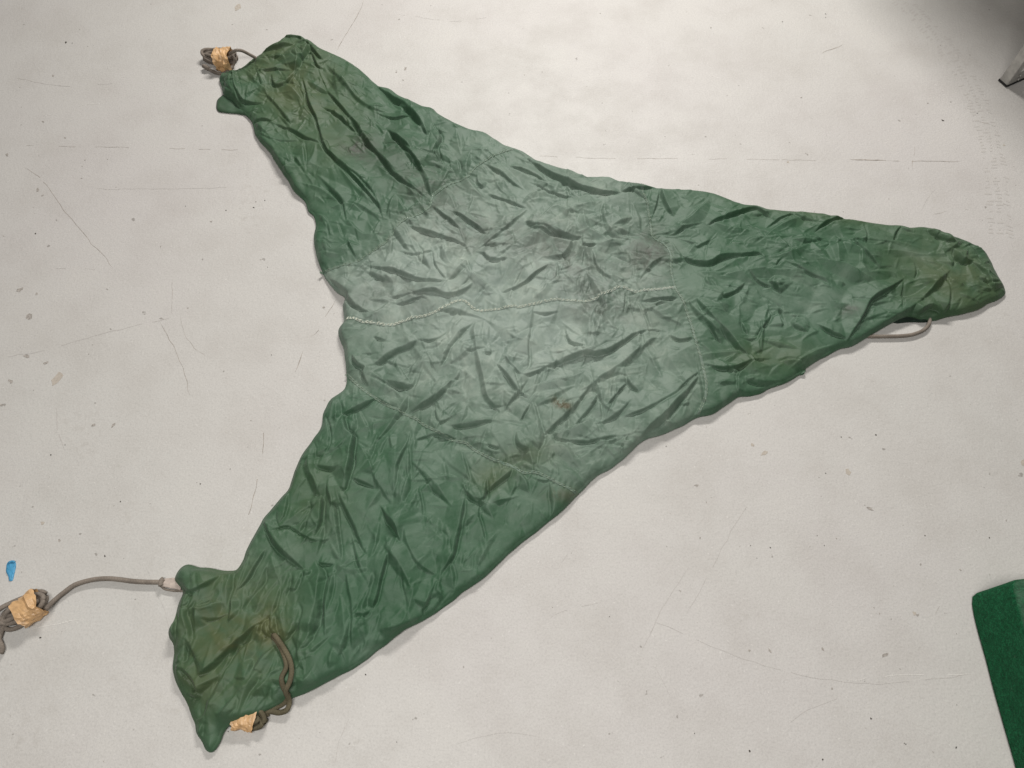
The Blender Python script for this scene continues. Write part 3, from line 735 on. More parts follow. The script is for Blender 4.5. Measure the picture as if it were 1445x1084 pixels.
            if pinch:
                share, ph, pw = pinch
                ls = (l1, l2, l3)
                P3 = (a, b, c)
                for k in range(3):
                    p, q = (k + 1) % 3, (k + 2) % 3
                    key = (min(f[p], f[q]), max(f[p], f[q]))
                    if key not in EA:
                        EA[key] = (r.uniform(.5, 1.3) if r.rand() < share else 0.0)
                    A = EA[key]
                    if A == 0:
                        continue
                    e = P3[q] - P3[p]
                    le = math.hypot(*e)
                    dist = ls[k] * abs(dn) / le
                    # facing: is this triangle on the photographer's side of the ridge
                    o = P3[k] - P3[p]
                    nr = o - e * (o @ e) / (le * le)
                    w = pw * (0.55 if nr[1] < 0 else 1.5)
                    tap = np.clip(4 * ls[p] * ls[q] / np.maximum((ls[p] + ls[q]) ** 2, 1e-6), 0, 1) ** .6
                    val = val + A * ph * np.clip(1 - dist / w, 0, 1) ** 1.4 * tap
            Zf[j0:j1, i0:i1][m] = val[m]
        return Zf
    def arm_dir(p, q):
        a, b = W([p])[0], W([q])[0]
        return math.atan2(b[1] - a[1], b[0] - a[0])
    Uq, Vq = to_px(X, Y, ZTOP)
    ramp01 = lambda t: np.clip(t, 0, 1) ** 2 * (3 - 2 * np.clip(t, 0, 1))
    wTL = ramp01((360 - Vq - 0.35 * (Uq - 560)) / 90 + .5) * (Uq < 800)
    wR = ramp01((Uq - 930) / 90 + .5)
    wB = ramp01((Vq - 560 - 0.5 * (Uq - 520)) / 90 + .5) * (1 - wR)
    wC = np.clip(1 - wTL - wR - wB, 0, 1)
    big = value_noise(X, Y, 0.13, 31)
    sml = value_noise(X, Y, 0.09, 32)
    for wgt, ang, st, sd in ((wTL, arm_dir((400, 100), (620, 330)), 2.4, 100), (wR, arm_dir((960, 380), (1350, 385)), 2.2, 200),
                             (wB, arm_dir((600, 650), (450, 940)), 2.4, 300), (wC, arm_dir((520, 520), (900, 400)), 1.3, 400)):
        ca_ = 1.35 if sd == 400 else 1.0
        h = facets(0.058, 0.0125 * ca_, sd + 1, ang, st)
        h += facets(0.030, 0.0060 * ca_, sd + 2, ang, st) * (0.45 + 0.9 * big)
        h += facets(0.016, 0.0019, sd + 3, ang, st) * (0.25 + 1.2 * sml)
        Z += h * wgt * 0.92
    print('facets done')

    # creases: straight-sided wedges, steep on one side, running out to nothing at their ends
    ZR = np.zeros((ny, nx))
    def add_fold(P, A, wl, wr, steep_left, shape, dip=0.0, roof=False):
        reach = max(wl, wr) * 1.05 + .006
        lo, hi = P.min(0) - reach, P.max(0) + reach
        i0, i1 = max(0, int((lo[0] - x0) / STEP)), min(nx, int((hi[0] - x0) / STEP) + 2)
        j0, j1 = max(0, int((lo[1] - y0) / STEP)), min(ny, int((hi[1] - y0) / STEP) + 2)
        if i1 <= i0 or j1 <= j0:
            return
        Xs, Ys = X[j0:j1, i0:i1], Y[j0:j1, i0:i1]
        d = np.full(Xs.shape, 1e9); s = np.zeros(Xs.shape); t = np.zeros(Xs.shape)
        n = len(P)
        for i in range(n - 1):
            a, ab = P[i], P[i + 1] - P[i]
            l2 = ab @ ab
            if l2 < 1e-12:
                continue
            dx, dy = Xs - a[0], Ys - a[1]
            tt = np.clip((dx * ab[0] + dy * ab[1]) / l2, 0, 1)
            dd = np.hypot(dx - tt * ab[0], dy - tt * ab[1])
            m = dd < d
            d[m] = dd[m]; t[m] = (i + tt[m]) / (n - 1); s[m] = np.sign(ab[0] * dy - ab[1] * dx)[m]
        sh = shape(t)
        w = np.where((s > 0) == steep_left, wr, wl) * np.maximum(sh, 0.10)
        hgt = np.clip(1 - d / w, 0, 1) ** 1.06
        if roof:
            # neighbouring folds meet in valleys instead of piling up
            ZR[j0:j1, i0:i1] = np.maximum(ZR[j0:j1, i0:i1], A * sh * hgt)
        else:
            Z[j0:j1, i0:i1] += A * sh * hgt
        if dip:
            # a crevice where the steep side meets the cloth below
            wc = 0.0026
            Z[j0:j1, i0:i1] -= np.where((s > 0) == steep_left, dip * sh * np.exp(-((d - w * .95) / wc) ** 2), 0)
    KIND = {'n': (0.0066, 0.030, 0.0056), 'a': (0.0108, 0.050, 0.0086), 'd': (0.0185, 0.060, 0.0125), 's': (0.0090, 0.045, 0.030),
            'f': (0.0026, 0.011, 0.0030), 'v': (-0.0110, 0.030, 0.022)}
    def steep_side(P):
        # the steep side is the one towards the photographer (or the right for creases running away)
        dv = P[-1] - P[0]
        return (-dv[1] * 0.35 - dv[0]) > 0
    for kind, pts in CREASES:
        A, wl, wr = KIND[kind]
        P = dense(W(pts), 0.010)
        k = np.arange(len(P)) * 0.01
        P = P + (np.stack([value_noise(k, k * 0 + P[0, 0] * 31, 0.03, 41), value_noise(k, k * 0 + P[0, 1] * 37, 0.03, 42)], 1) - 0.5) * 0.004
        ln = len(P) * 0.01
        ph, a0, a1 = rng.rand() * 40, rng.uniform(.12, .45), rng.uniform(.12, .45)
        shp = lambda t, ph=ph, a0=a0, a1=a1, ln=ln: np.clip(np.minimum(t / a0, (1 - t) / a1), 0, 1) ** .8 * (0.62 + 0.6 * value_noise(t * ln, t * 0 + ph, 0.045, 43))
        roof = kind in 'nad'
        dip = rng.choice([0.0, 0.0025, 0.0045, 0.006]) * roof
        if kind in 'na' and rng.rand() < 0.28:
            # the other way round: a sharp lit crest with its broad side turned to the photographer
            add_fold(P, A * rng.uniform(.9, 1.25), wl * rng.uniform(.5, .8), wr * rng.choice([.7, .9, 1.2]), not steep_side(P), shp, 0, roof)
        else:
            add_fold(P, A * rng.uniform(.8, 1.2), wl * rng.uniform(.7, 1.2), wr * rng.choice([.55, .8, 1.0, 1.3]), steep_side(P), shp, dip, roof)
    # many more short ones, mostly drawn along each arm, every which way in the middle
    tips = sum(np.exp(-((Uq - u) / r) ** 2 - ((Vq - v) / r) ** 2) for u, v, r in ((390, 120, 90), (320, 920, 110), (1370, 395, 70), (470, 600, 80)))
    cand_j, cand_i = np.nonzero(ins & (D > 0.006))
    sel = rng.randint(0, len(cand_j), 8200)
    for q_n, q in enumerate(sel):
        j, i = cand_j[q], cand_i[q]
        dens = value_noise(X[j, i], Y[j, i], 0.07, 91)
        wts = np.array([wTL[j, i], wR[j, i], wB[j, i], wC[j, i]]) + 1e-6
        if rng.rand() > (0.25 + 0.95 * dens) * (0.85 + 0.3 * wts[3] + 0.5 * tips[j, i]):
            continue
        k = rng.choice(4, p=wts / wts.sum())
        ang = ((arm_dir((400, 100), (620, 330)), .55), (arm_dir((960, 400), (1350, 385)), .7), (arm_dir((570, 640), (470, 940)), .55), (rng.uniform(0, math.pi), .1))[k]
        ang = ang[0] + rng.normal(0, ang[1])
        big_one = q_n < 430
        L = rng.uniform(.045, .15) if big_one else 0.012 + 0.055 * rng.rand() ** 2.6
        w0 = L * (rng.uniform(.14, .26) if big_one else rng.uniform(.10, .22))
        c = np.array([X[j, i], Y[j, i]])
        dirv = np.array([math.cos(ang), math.sin(ang)])
        nv_ = np.array([-dirv[1], dirv[0]])
        bow = rng.normal(0, .07) * L
        tt = np.linspace(-.5, .5, max(4, int(L / .012)))
        P = c + tt[:, None] * L * dirv + ((tt ** 2 - .25) * bow * 4)[:, None] * nv_
        pk = rng.uniform(.15, .85)
        shp = lambda t, pk=pk: np.minimum(t / pk, (1 - t) / (1 - pk))
        sgn = 1 if rng.rand() < .75 else -1
        st = steep_side(P) if rng.rand() < .62 else not steep_side(P)
        if big_one:
            add_fold(P, w0 * rng.uniform(.26, .38), w0, w0 * rng.uniform(.28, .65), st, shp, rng.choice([0, 0, .002, .004]), True)
        else:
            add_fold(P, sgn * w0 * rng.uniform(.20, .42), w0 * rng.uniform(.9, 1.5), max(.0019, w0 * rng.uniform(.22, .55)), st, shp)
    Z += ZR

    # gathers along the seams
    seams = [dense(W(s), 0.006) for s in (SEAM_TL, SEAM_R, SEAM_B, SEAM_M)]
    seamD = []
    for k, P in enumerate(seams):
        d, s, t, _, _ = seg_dist(P, False, 0.05)
        seamD.append((d, s))
        near = np.clip(1 - d / 0.022, 0, 1)
        puck = np.sin(t * 2 * math.pi / 0.013 + 5 * value_noise(t, t * 0, 0.03, 50 + k)) * value_noise(t, s * 3, 0.02, 60 + k)
        Z += 0.0013 * near * puck - 0.0016 * np.exp(-(d / 0.010) ** 2)
    Z = 0.8 * Z + 0.2 * blur(Z, 1)
    edge = 1 - np.exp(-Dc / 0.004)
    Z = rim * (1 - edge) + Z * edge
    Z = np.maximum(Z, 0.004)

    # cells touching the inside; outside corners pulled onto the outline
    cell = ins[:-1, :-1] | ins[1:, :-1] | ins[:-1, 1:] | ins[1:, 1:]
    use = np.zeros((ny, nx), bool)
    use[:-1, :-1] |= cell; use[1:, :-1] |= cell; use[:-1, 1:] |= cell; use[1:, 1:] |= cell
    VX, VY = X.copy(), Y.copy()
    snap = use & ~ins
    VX[snap], VY[snap] = Q[snap][:, 0], Q[snap][:, 1]
    Z[snap] = rim[snap] * 0.7

    # which panel each cell belongs to
    def poly_px(pts):
        return inside(W(pts))
    pTL = poly_px([(440, 386)] + SEAM_TL + [(760, 150), (500, -20), (250, 0), (240, 250), (400, 400)])
    pR = poly_px(SEAM_R + [(985, 640), (1150, 650), (1500, 500), (1500, 200), (900, 200)])
    pB = poly_px([(400, 530)] + SEAM_B + [(830, 720), (560, 1000), (300, 1110), (150, 1000), (150, 750)])
    pU = poly_px([(440, 452)] + SEAM_M + [(1000, 405), (1000, 150), (600, 150), (440, 300)])
    pid = np.where(pTL, 0, np.where(pR, 1, np.where(pB, 2, np.where(pU, 3, 4))))

    # wear, stain and painted lamp-sheen masks, in the photograph's pixels for ease of tracing
    U, Vv = to_px(X, Y, ZTOP)
    def blob(u, v, ru, rv, rot=0, p=2.0):
        a = math.radians(rot)
        du, dv = U - u, Vv - v
        e = ((du * math.cos(a) + dv * math.sin(a)) / ru) ** 2 + ((-du * math.sin(a) + dv * math.cos(a)) / rv) ** 2
        return np.exp(-e ** (p / 2))
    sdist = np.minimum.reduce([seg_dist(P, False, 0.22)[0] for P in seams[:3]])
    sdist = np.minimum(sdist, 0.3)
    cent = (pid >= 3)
    fade_sheen = np.where(cent, 0.42 - 0.20 * np.exp(-sdist / 0.06), 0.00 + 0.20 * np.exp(-sdist / 0.07))
    fade_sheen += cent * (0.60 * blob(690, 410, 190, 95, 10) + 0.30 * blob(740, 500, 170, 90, -10) + 0.12 * (pid == 3) + .10 * blob(560, 400, 110, 50, -10) + .12 * blob(850, 600, 90, 40, -35))  # paler middle: real fading plus the lamp's sheen painted into the colour
    fade_sheen += (pid == 0) * (0.28 * blob(690, 200, 90, 60, 20) + 0.12 * blob(560, 330, 120, 40, -25))
    fade_sheen += (pid == 1) * (0.16 * blob(1100, 430, 120, 70, 10) + .14 * blob(960, 320, 60, 60) + .16 * blob(1190, 430, 60, 30) + 0.3 * blob(1285, 360, 40, 8, 20))
    fade_sheen += (pid == 2) * (0.10 * blob(640, 650, 160, 50, 25) + .08 * blob(500, 750, 160, 90) + .3 * blob(698, 702, 16, 4, -50))
    olive = (0.80 * blob(405, 105, 68, 62, 30) + 0.80 * blob(325, 885, 85, 100) + 0.35 * blob(300, 960, 60, 80) + 0.8 * blob(388, 890, 22, 26) + 0.62 * blob(1345, 390, 95, 60, 20)
             + 0.50 * blob(1190, 300, 120, 18, 5) + 0.42 * blob(745, 648, 42, 18, -15) + .6 * blob(695, 678, 26, 20) + .35 * blob(460, 190, 60, 80, 40) + .45 * blob(1080, 505, 60, 22) + 0.3 * blob(440, 700, 60, 60))
    grime = (0.9 * blob(505, 213, 22, 15, 20) + 0.75 * blob(915, 362, 34, 34) + 0.40 * blob(660, 330, 70, 34, 15) + 0.45 * blob(810, 385, 60, 34, 40) + 0.25 * blob(760, 350, 70, 40)
             + 0.75 * blob(1196, 442, 14, 9) + 0.4 * blob(610, 270, 40, 60, 60) + 0.35 * blob(560, 420, 80, 30) + 0.45 * blob(850, 440, 60, 22) + 0.3 * blob(545, 215, 70, 40, 40) + .10 * cent)
    brown = (1.3 * blob(788, 572, 9, 7, 30) + 1.3 * blob(798, 578, 7, 5) + 0.5 * blob(800, 700, 30, 10))

    # one vertex list per panel, normals stay continuous enough under the seam tapes
    names = ['sleeve_panel', 'sleeve_panel', 'sleeve_panel', 'centre_panel', 'centre_panel']
    cy, cx = np.nonzero(cell)
    cpid = pid[cy, cx]
    full = (ins | use)
    edges_out = []
    cellp = np.pad(cell, 1)
    for p in range(5):
        sel = cpid == p
        a, b = cy[sel], cx[sel]
        quads = np.stack([a * nx + b, a * nx + b + 1, (a + 1) * nx + b + 1, (a + 1) * nx + b], 1)
        sk = []
        for (dy, dx, e0, e1) in ((-1, 0, 0, 1), (0, 1, 1, 2), (1, 0, 2, 3), (0, -1, 3, 0)):
            o = ~cellp[a + 1 + dy, b + 1 + dx]
            sk.append(quads[o][:, [e1, e0]])
        sk = np.concatenate(sk)
        ids = np.unique(quads)
        remap = np.full(nx * ny, -1)
        remap[ids] = np.arange(len(ids))
        co = np.stack([VX.ravel()[ids], VY.ravel()[ids], Z.ravel()[ids]], 1)
        F = remap[quads]
        # rolled-under hem: two more rings below the free edge
        sv = np.unique(sk)
        if len(sv):
            qx, qy = VX.ravel()[sv], VY.ravel()[sv]
            # inward direction from the distance field
            gy, gx = np.gradient(np.where(ins, Dc, -Dc), STEP)
            gxs, gys = blur(gx, 3).ravel()[sv], blur(gy, 3).ravel()[sv]
            gl = np.hypot(gxs, gys) + 1e-9
            gxs, gys = gxs / gl, gys / gl
            zr = Z.ravel()[sv]
            n0 = len(co)
            r1 = np.stack([qx + gxs * 0.0010, qy + gys * 0.0010, zr * 0.6], 1)
            r2 = np.stack([qx + gxs * 0.009, qy + gys * 0.009, np.full(len(sv), 0.0007)], 1)
            m1 = np.full(nx * ny, -1); m1[sv] = n0 + np.arange(len(sv))
            m2 = np.full(nx * ny, -1); m2[sv] = n0 + len(sv) + np.arange(len(sv))
            co = np.concatenate([co, r1, r2])
            q1 = np.stack([remap[sk[:, 0]], remap[sk[:, 1]], m1[sk[:, 1]], m1[sk[:, 0]]], 1)
            q2 = np.stack([m1[sk[:, 0]], m1[sk[:, 1]], m2[sk[:, 1]], m2[sk[:, 0]]], 1)
            F = np.concatenate([F, q1, q2])
            ids_all = np.concatenate([ids, sv, sv])
        else:
            ids_all = ids
        me = bpy.data.meshes.new(names[p])
        nv, nf = len(co), len(F)
        me.vertices.add(nv)
        me.vertices.foreach_set('co', co.astype(np.float32).ravel())
        me.loops.add(nf * 4)
        me.loops.foreach_set('vertex_index', F.astype(np.int32).ravel())
        me.polygons.add(nf)
        me.polygons.foreach_set('loop_start', np.arange(nf, dtype=np.int32) * 4)
        me.polygons.foreach_set('use_smooth', np.ones(nf, bool))
        me.update(calc_edges=True)
        me.validate()
        for nm, arr in (('fade_sheen', fade_sheen), ('olive', olive), ('grime', grime), ('brown', brown)):
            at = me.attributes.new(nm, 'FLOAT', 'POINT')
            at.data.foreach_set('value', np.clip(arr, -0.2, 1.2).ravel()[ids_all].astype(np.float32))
        me.materials.append(M_COVER)
        o = bpy.data.objects.new(names[p], me)
        COL.objects.link(o)
        o.parent = cover
        o.matrix_parent_inverse = cover.matrix_world.inverted()
        o['label'] = ['arm of the cover reaching to the upper left', 'arm of the cover tapering to the right', 'arm of the cover with the gathered drawcord end',
                      'faded grey-green centre above the pale seam', 'faded grey-green centre below the pale seam'][p]

    def zat(x, y):
        fx, fy = (x - x0) / STEP, (y - y0) / STEP
        i, j = np.clip(fx.astype(int), 0, nx - 2), np.clip(fy.astype(int), 0, ny - 2)
        fx, fy = fx - i, fy - j
        return (Z[j, i] * (1 - fx) * (1 - fy) + Z[j, i + 1] * fx * (1 - fy) + Z[j + 1, i] * (1 - fx) * fy + Z[j + 1, i + 1] * fx * fy)

    # the turned hem: one smooth strip round the free edge
    hp = dense(poly[::2], 0.0035, closed=True)
    for _ in range(2):
        hp = (np.roll(hp, 1, 0) + 2 * hp + np.roll(hp, -1, 0)) / 4
    ht = np.roll(hp, -1, 0) - np.roll(hp, 1, 0)
    ht /= np.linalg.norm(ht, axis=1)[:, None] + 1e-9
    area = np.sum(hp[:, 0] * np.roll(hp[:, 1], -1) - np.roll(hp[:, 0], -1) * hp[:, 1])
    hn = np.stack([-ht[:, 1], ht[:, 0]], 1) * (1 if area > 0 else -1)      # points inward
    for _ in range(3):
        hn = (np.roll(hn, 1, 0) + 2 * hn + np.roll(hn, -1, 0)) / 4
    gi = np.clip(((hp[:, 0] - x0) / STEP).astype(int), 0, nx - 1)
    gj = np.clip(((hp[:, 1] - y0) / STEP).astype(int), 0, ny - 1)
    q8 = hp + hn * 0.008
    rz = np.clip(0.35 * rim[gj, gi] + 0.5 * zat(q8[:, 0], q8[:, 1]), 0.003, 0.020)
    for _ in range(2):
        rz = (np.roll(rz, 1) + 2 * rz + np.roll(rz, -1)) / 4
    sm = lambda a: (np.roll(a, 1) + 2 * a + np.roll(a, -1)) / 4
    q5, q2 = hp + hn * 0.0055, hp + hn * 0.0022
    rings = [(q5, sm(zat(q5[:, 0], q5[:, 1])) - 0.0004), (q2, np.maximum(sm(sm(zat(q2[:, 0], q2[:, 1]))), rz) + 0.0008),
             (hp - hn * 0.0006, rz * 0.86), (hp - hn * 0.0012, rz * 0.55), (hp - hn * 0.0002, rz * 0.28), (hp + hn * 0.006, rz * 0 + 0.0006)]
    n = len(hp)
    HV = np.concatenate([np.column_stack([p, z]) for p, z in rings])
    HF = [(k * n + i, k * n + (i + 1) % n, (k + 1) * n + (i + 1) % n, (k + 1) * n + i) for k in range(len(rings) - 1) for i in range(n)]
    if area < 0:
        HF = [f[::-1] for f in HF]
    HF = [f[::-1] for f in HF]
    he = link_mesh('hem', HV, HF, M_COVER, cover)
    ii, jj = np.clip(((q5[:, 0] - x0) / STEP).astype(int), 0, nx - 1), np.clip(((q5[:, 1] - y0) / STEP).astype(int), 0, ny - 1)
    for nm, arr in (('fade_sheen', fade_sheen), ('olive', olive), ('grime', grime), ('brown', brown)):
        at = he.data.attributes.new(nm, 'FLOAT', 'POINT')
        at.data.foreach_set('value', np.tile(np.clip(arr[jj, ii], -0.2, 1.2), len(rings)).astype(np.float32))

    # seam tapes with two rows of stitches each
    for k, P in enumerate(seams):
        P = dense(P[::2], 0.003)
        s = np.arange(len(P)) * 0.003
        T = np.gradient(P, axis=0); T /= np.linalg.norm(T, axis=1)[:, None] + 1e-9
        N = np.stack([-T[:, 1], T[:, 0]], 1)
        wob = (value_noise(s, s * 0 + k * 7, 0.02, 71) - 0.5) * 0.0015
        hw = (0.0034, 0.0032, 0.0030, 0.0036)[k]
        prof = [(-1.0, 0.0001), (-0.65, 0.0011), (0.0, 0.0005), (0.65, 0.0011), (1.0, 0.0001)]
        V, F = [], []
        for i in range(len(P)):
            for (a, h) in prof:
                q = P[i] + N[i] * (a * hw + wob[i])
                z = zat(np.array([q[0]]), np.array([q[1]]))[0]
                V.append((q[0], q[1], z + h + 0.0003 + 0.0006 * math.sin(s[i] * 2 * math.pi / 0.006) * (a > 0)))
        for i in range(len(P) - 1):
            for j in range(4):
                F.append((i * 5 + j, (i + 1) * 5 + j, (i + 1) * 5 + j + 1, i * 5 + j + 1))
        se = link_mesh('seam', V, F, M_COVER, cover)
        val = {0: .42, 1: .50, 2: .42, 3: .98}[k]
        for nm, v in (('fade_sheen', val), ('olive', 0), ('grime', 0.15), ('brown', 0)):
            at = se.data.attributes.new(nm, 'FLOAT', 'POINT')
            at.data.foreach_set('value', np.full(len(V), v, np.float32))
        se['label'] = ['seam at the root of the upper left arm', 'pale seam at the root of the right arm', 'stitched seam at the root of the lower arm', 'whitened seam running across the middle'][k]
        SV, SF = [], []
        for row in ((-0.62, 0.62) if k != 3 else (-0.5, 0.1, 0.6)):
            i = 0
            while i < len(P) - 3:
                L = 2 if k != 3 else random.choice((1, 2, 2))
                if random.random() < (.25, .28, .20, .05)[k]:
                    i += 2
                    continue
                sl = N[i] * 0.0006
                a = P[i] + N[i] * (row * hw + wob[i]) - sl
                b = P[i + L] + N[i + L] * (row * hw + wob[i + L]) + sl
                m = (a + b) / 2
                zz = zat(np.array([a[0], m[0], b[0]]), np.array([a[1], m[1], b[1]])) + 0.0012
                r = 0.00055 if k != 3 else 0.00105 - 0.00045 * min(1, i / len(P) * 1.5)
                tv, tf, _ = tube_mesh([(*a, zz[0]), (*m, zz[1] + .0007), (*b, zz[2])], r, 4)
                o0 = len(SV)
                SV += tv
                SF += [tuple(q + o0 for q in f) for f in tf]
                i += L + 1
        link_mesh('stitching', SV, SF, M_THREAD if k == 3 else M_THREAD_DIM, se, kind='stuff')

    # lower layer of the hem peeping out at the upper left end, and a dark layer under the right end
    def flap(pts, z, mat, seed, label):
        pl = dense([px(u, v, z)[:2] for u, v in pts], 0.006, closed=True)
        c = pl.mean(0)
        V, F = [], []
        rings = 10
        n = len(pl)
        for k in range(rings):
            f = 1 - k / rings
            for p in pl:
                q = c + (p - c) * f
                h = z * min(1, 0.35 + (1 - f) * 4) + 0.005 * (value_noise(np.array([q[0]]), np.array([q[1]]), 0.02, seed)[0] - .5) * (1 - f ** 4)
                V.append((q[0], q[1], max(0.002, h)))
        for p in pl:
            V.append((p[0] + (c[0] - p[0]) * .04, p[1] + (c[1] - p[1]) * .04, 0.0006))
        for k in range(rings - 1):
            for i in range(n):
                j = (i + 1) % n
                F.append((k * n + i, k * n + j, (k + 1) * n + j, (k + 1) * n + i))
        F.append(tuple((rings - 1) * n + i for i in range(n)))
        for i in range(n):
            j = (i + 1) % n
            F.append((rings * n + i, rings * n + j, j, i))
        o = link_mesh('hem_flap', V, F, mat, cover)
        for nm, v in (('fade_sheen', .02), ('olive', .1), ('grime', .25), ('brown', 0)):
            at = o.data.attributes.new(nm, 'FLOAT', 'POINT')
            at.data.foreach_set('value', np.full(len(V), v, np.float32))
        o['label'] = label
        return o
    flap(RA([(285, 395), (240, 428), (233, 455), (233, 475), (245, 492), (300, 500), (340, 503), (392, 512), (410, 500), (380, 440), (330, 400)]), 0.0065, M_COVER, 5, 'dark hem corner folded out at the upper left end')
    flap(RD([(770, 768), (830, 745), (900, 735), (990, 740), (980, 764), (950, 772), (860, 772), (800, 777)]), 0.006, M_DARKCLOTH, 6, 'dark layer showing under the right end')

    # drawcord hanging out of the gathered lower end: two strands lying over each other
    def lay(pts, base, lift):
        out = []
        for (u, v), l in zip(pts, lift):
            x, y, _ = px(u, v, 0.02)
            z = zat(np.array([x]), np.array([y]))[0]
            i, j = int((x - x0) / STEP), int((y - y0) / STEP)
            if not (0 <= i < nx and 0 <= j < ny) or not ins[j, i]:
                x, y, _ = px(u, v, base + l)
                z = 0
            out.append((x, y, z + base + l))
        return dense(out, 0.005)
    s1 = RH([(672, 452), (690, 470), (725, 520), (758, 580), (773, 640), (765, 700), (742, 745), (752, 790), (742, 835), (700, 852), (650, 845), (610, 862)])
    s2 = RH([(668, 462), (700, 500), (728, 560), (742, 620), (722, 680), (728, 730), (745, 770), (722, 805), (680, 828), (640, 842), (590, 868)])
    dc = tube('drawcord', lay(s1, 0.003, [-.004, .004, .006, .006, .006, .008, .010, .010, .008, .004, .004, .003]), 0.0048, M_CORD, cover, flat=.7)
    dc['label'] = 'doubled brown drawcord hanging from the gathered lower end'
    tube('drawcord', lay(s2, 0.003, [-.004, .002, .003, .003, .003, .003, .003, .003, .003, .003, .003]), 0.0046, M_CORD, cover, flat=.7)
    s3 = RD([(600, 842), (660, 848), (740, 848), (820, 846), (880, 838), (930, 818), (955, 795), (965, 765), (955, 735)])
    d3 = tube('drawcord', dense([px(u, v, 0.006) for u, v in s3], 0.006), 0.0042, M_ROPE, cover)
    d3['label'] = 'grey cord looping out from under the right end'
    return zat, ins, (x0, y0)
zat, INS, ORG = build_cover()

# ------------------------------------------------------------------ rope bundles
def paper_band(parent, centre, axis, half_len, ru, rz, seed, z0):
    """crumpled paper tape wrapped round a bundle: oval sleeve with ragged ends"""
    ax = np.array([*axis, 0.0]); ax /= np.linalg.norm(ax)
    sd = np.array([-ax[1], ax[0], 0])
    V, F = [], []
    nu, nv = 26, 10
    r = np.random.RandomState(seed)
    e0, e1 = r.uniform(-.22, .22, nu), r.uniform(-.22, .22, nu)
    e0, e1 = (e0 + np.roll(e0, 1)) / 2, (e1 + np.roll(e1, 1)) / 2
    amp = r.normal(0, 1, (nu, nv))
    amp = .5 * amp + .8 * np.repeat(np.repeat(r.normal(0, 1, (nu // 3 + 1, nv // 3 + 1)), 3, 0), 3, 1)[:nu, :nv]
    for j in range(nv):
        f = j / (nv - 1) * 2 - 1
        for i in range(nu):
            a = 2 * math.pi * i / nu
            ff = f * half_len + (e1[i] if f > 0 else e0[i]) * half_len * abs(f) ** 3
            k = 1.0 + 0.085 * amp[i, j] + 0.05 * math.sin(3 * a + 4 * f + seed)
            ca, sa = math.cos(a), math.sin(a)
            ca, sa = math.copysign(abs(ca) ** .75, ca), math.copysign(abs(sa) ** .75, sa)
            p = np.array(centre) + ax * ff + sd * ca * ru * k + np.array([0, 0, sa * rz * k])
            p[2] = max(z0, p[2])
            V.append(p)
    for j in range(nv - 1):
        for i in range(nu):
            i2 = (i + 1) % nu
            F.append((j * nu + i, j * nu + i2, (j + 1) * nu + i2, (j + 1) * nu + i))
    o = link_mesh('paper_band', V, F, M_PAPER, parent, smooth=False)
    return o

def coil_path(centre, axis, half_len, half_w, turns, r, layers, seed, start_side=0):
    ax = np.array([*axis, 0.0]); ax /= np.linalg.norm(ax)
    sd = np.array([-ax[1], ax[0], 0])
    rr = np.random.RandomState(seed)
    pts = []
    n = 20
    for t in range(turns):
        lay = t % layers
        ring = t // layers
        hl = half_len - ring * r * 1.5 + rr.uniform(-.008, .004)
        hw = half_w - ring * r * 1.6 + rr.uniform(-.003, .003)
        tilt = rr.uniform(-.22, .22)
        dz = r + lay * r * 1.75
        for i in range(n):
            a = 2 * math.pi * i / n + start_side
            c, s = math.cos(a), math.sin(a)
            c = math.copysign(abs(c) ** .8, c)
            x, y = hl * c, max(hw, r * .6) * s
            x, y = x - y * tilt, y + x * tilt
            z = dz + 0.004 * math.sin(a * 2 + t) * (lay > 0) + rr.uniform(-.001, .001)
            pts.append(np.array(centre) + ax * x + sd * y + np.array([0, 0, max(r, z)]))
    return pts

# upper left bundle
def bundle_upper():
    c = np.array(px(312, 84)); e = np.array(px(336, 84)); w = np.array(px(290, 85))
    axis = (e - w)[:2]
    b = thing('rope_bundle', 'coiled grey rope with tan paper band beside the upper left end of the cover', 'rope', tuple(c), 'paper-banded rope bundles')
    coil = coil_path((c[0], c[1], 0), axis, 0.047, 0.020, 8, 0.0042, 3, 3)
    tail = [px(324, 76, 0.045), px(329, 73, 0.058), px(334, 71, 0.066), px(342, 72, 0.058), px(352, 77, 0.040), px(361, 82, 0.024), px(368, 86, 0.012)]
    tube('rope', dense(coil, 0.004), 0.0042, M_ROPE, b, 9)
    tube('rope', dense(tail, 0.004), 0.0042, M_ROPE, b, 9)
    loop = [px(328, 78, 0.030), px(331, 84, 0.020), px(329, 92, 0.008), px(323, 99, 0.006), px(314, 104, 0.006), px(304, 102.5, 0.006), px(295, 98, 0.006), px(289, 95, 0.006)]
    tube('rope', dense(loop, 0.004), 0.0042, M_ROPE, b, 9)
    kn = dense([px(294, 97, .007), px(290, 94.5, .012), px(287.5, 93.5, .007)], 0.002)
    tube('rope_end', kn, 0.0058, M_ROPE, b, 9)
    pc = np.array(px(314, 80, 0.030))
    paper_band(b, (pc[0], pc[1], 0.021), axis, 0.021, 0.027, 0.025, 4, 0.0015)
bundle_upper()

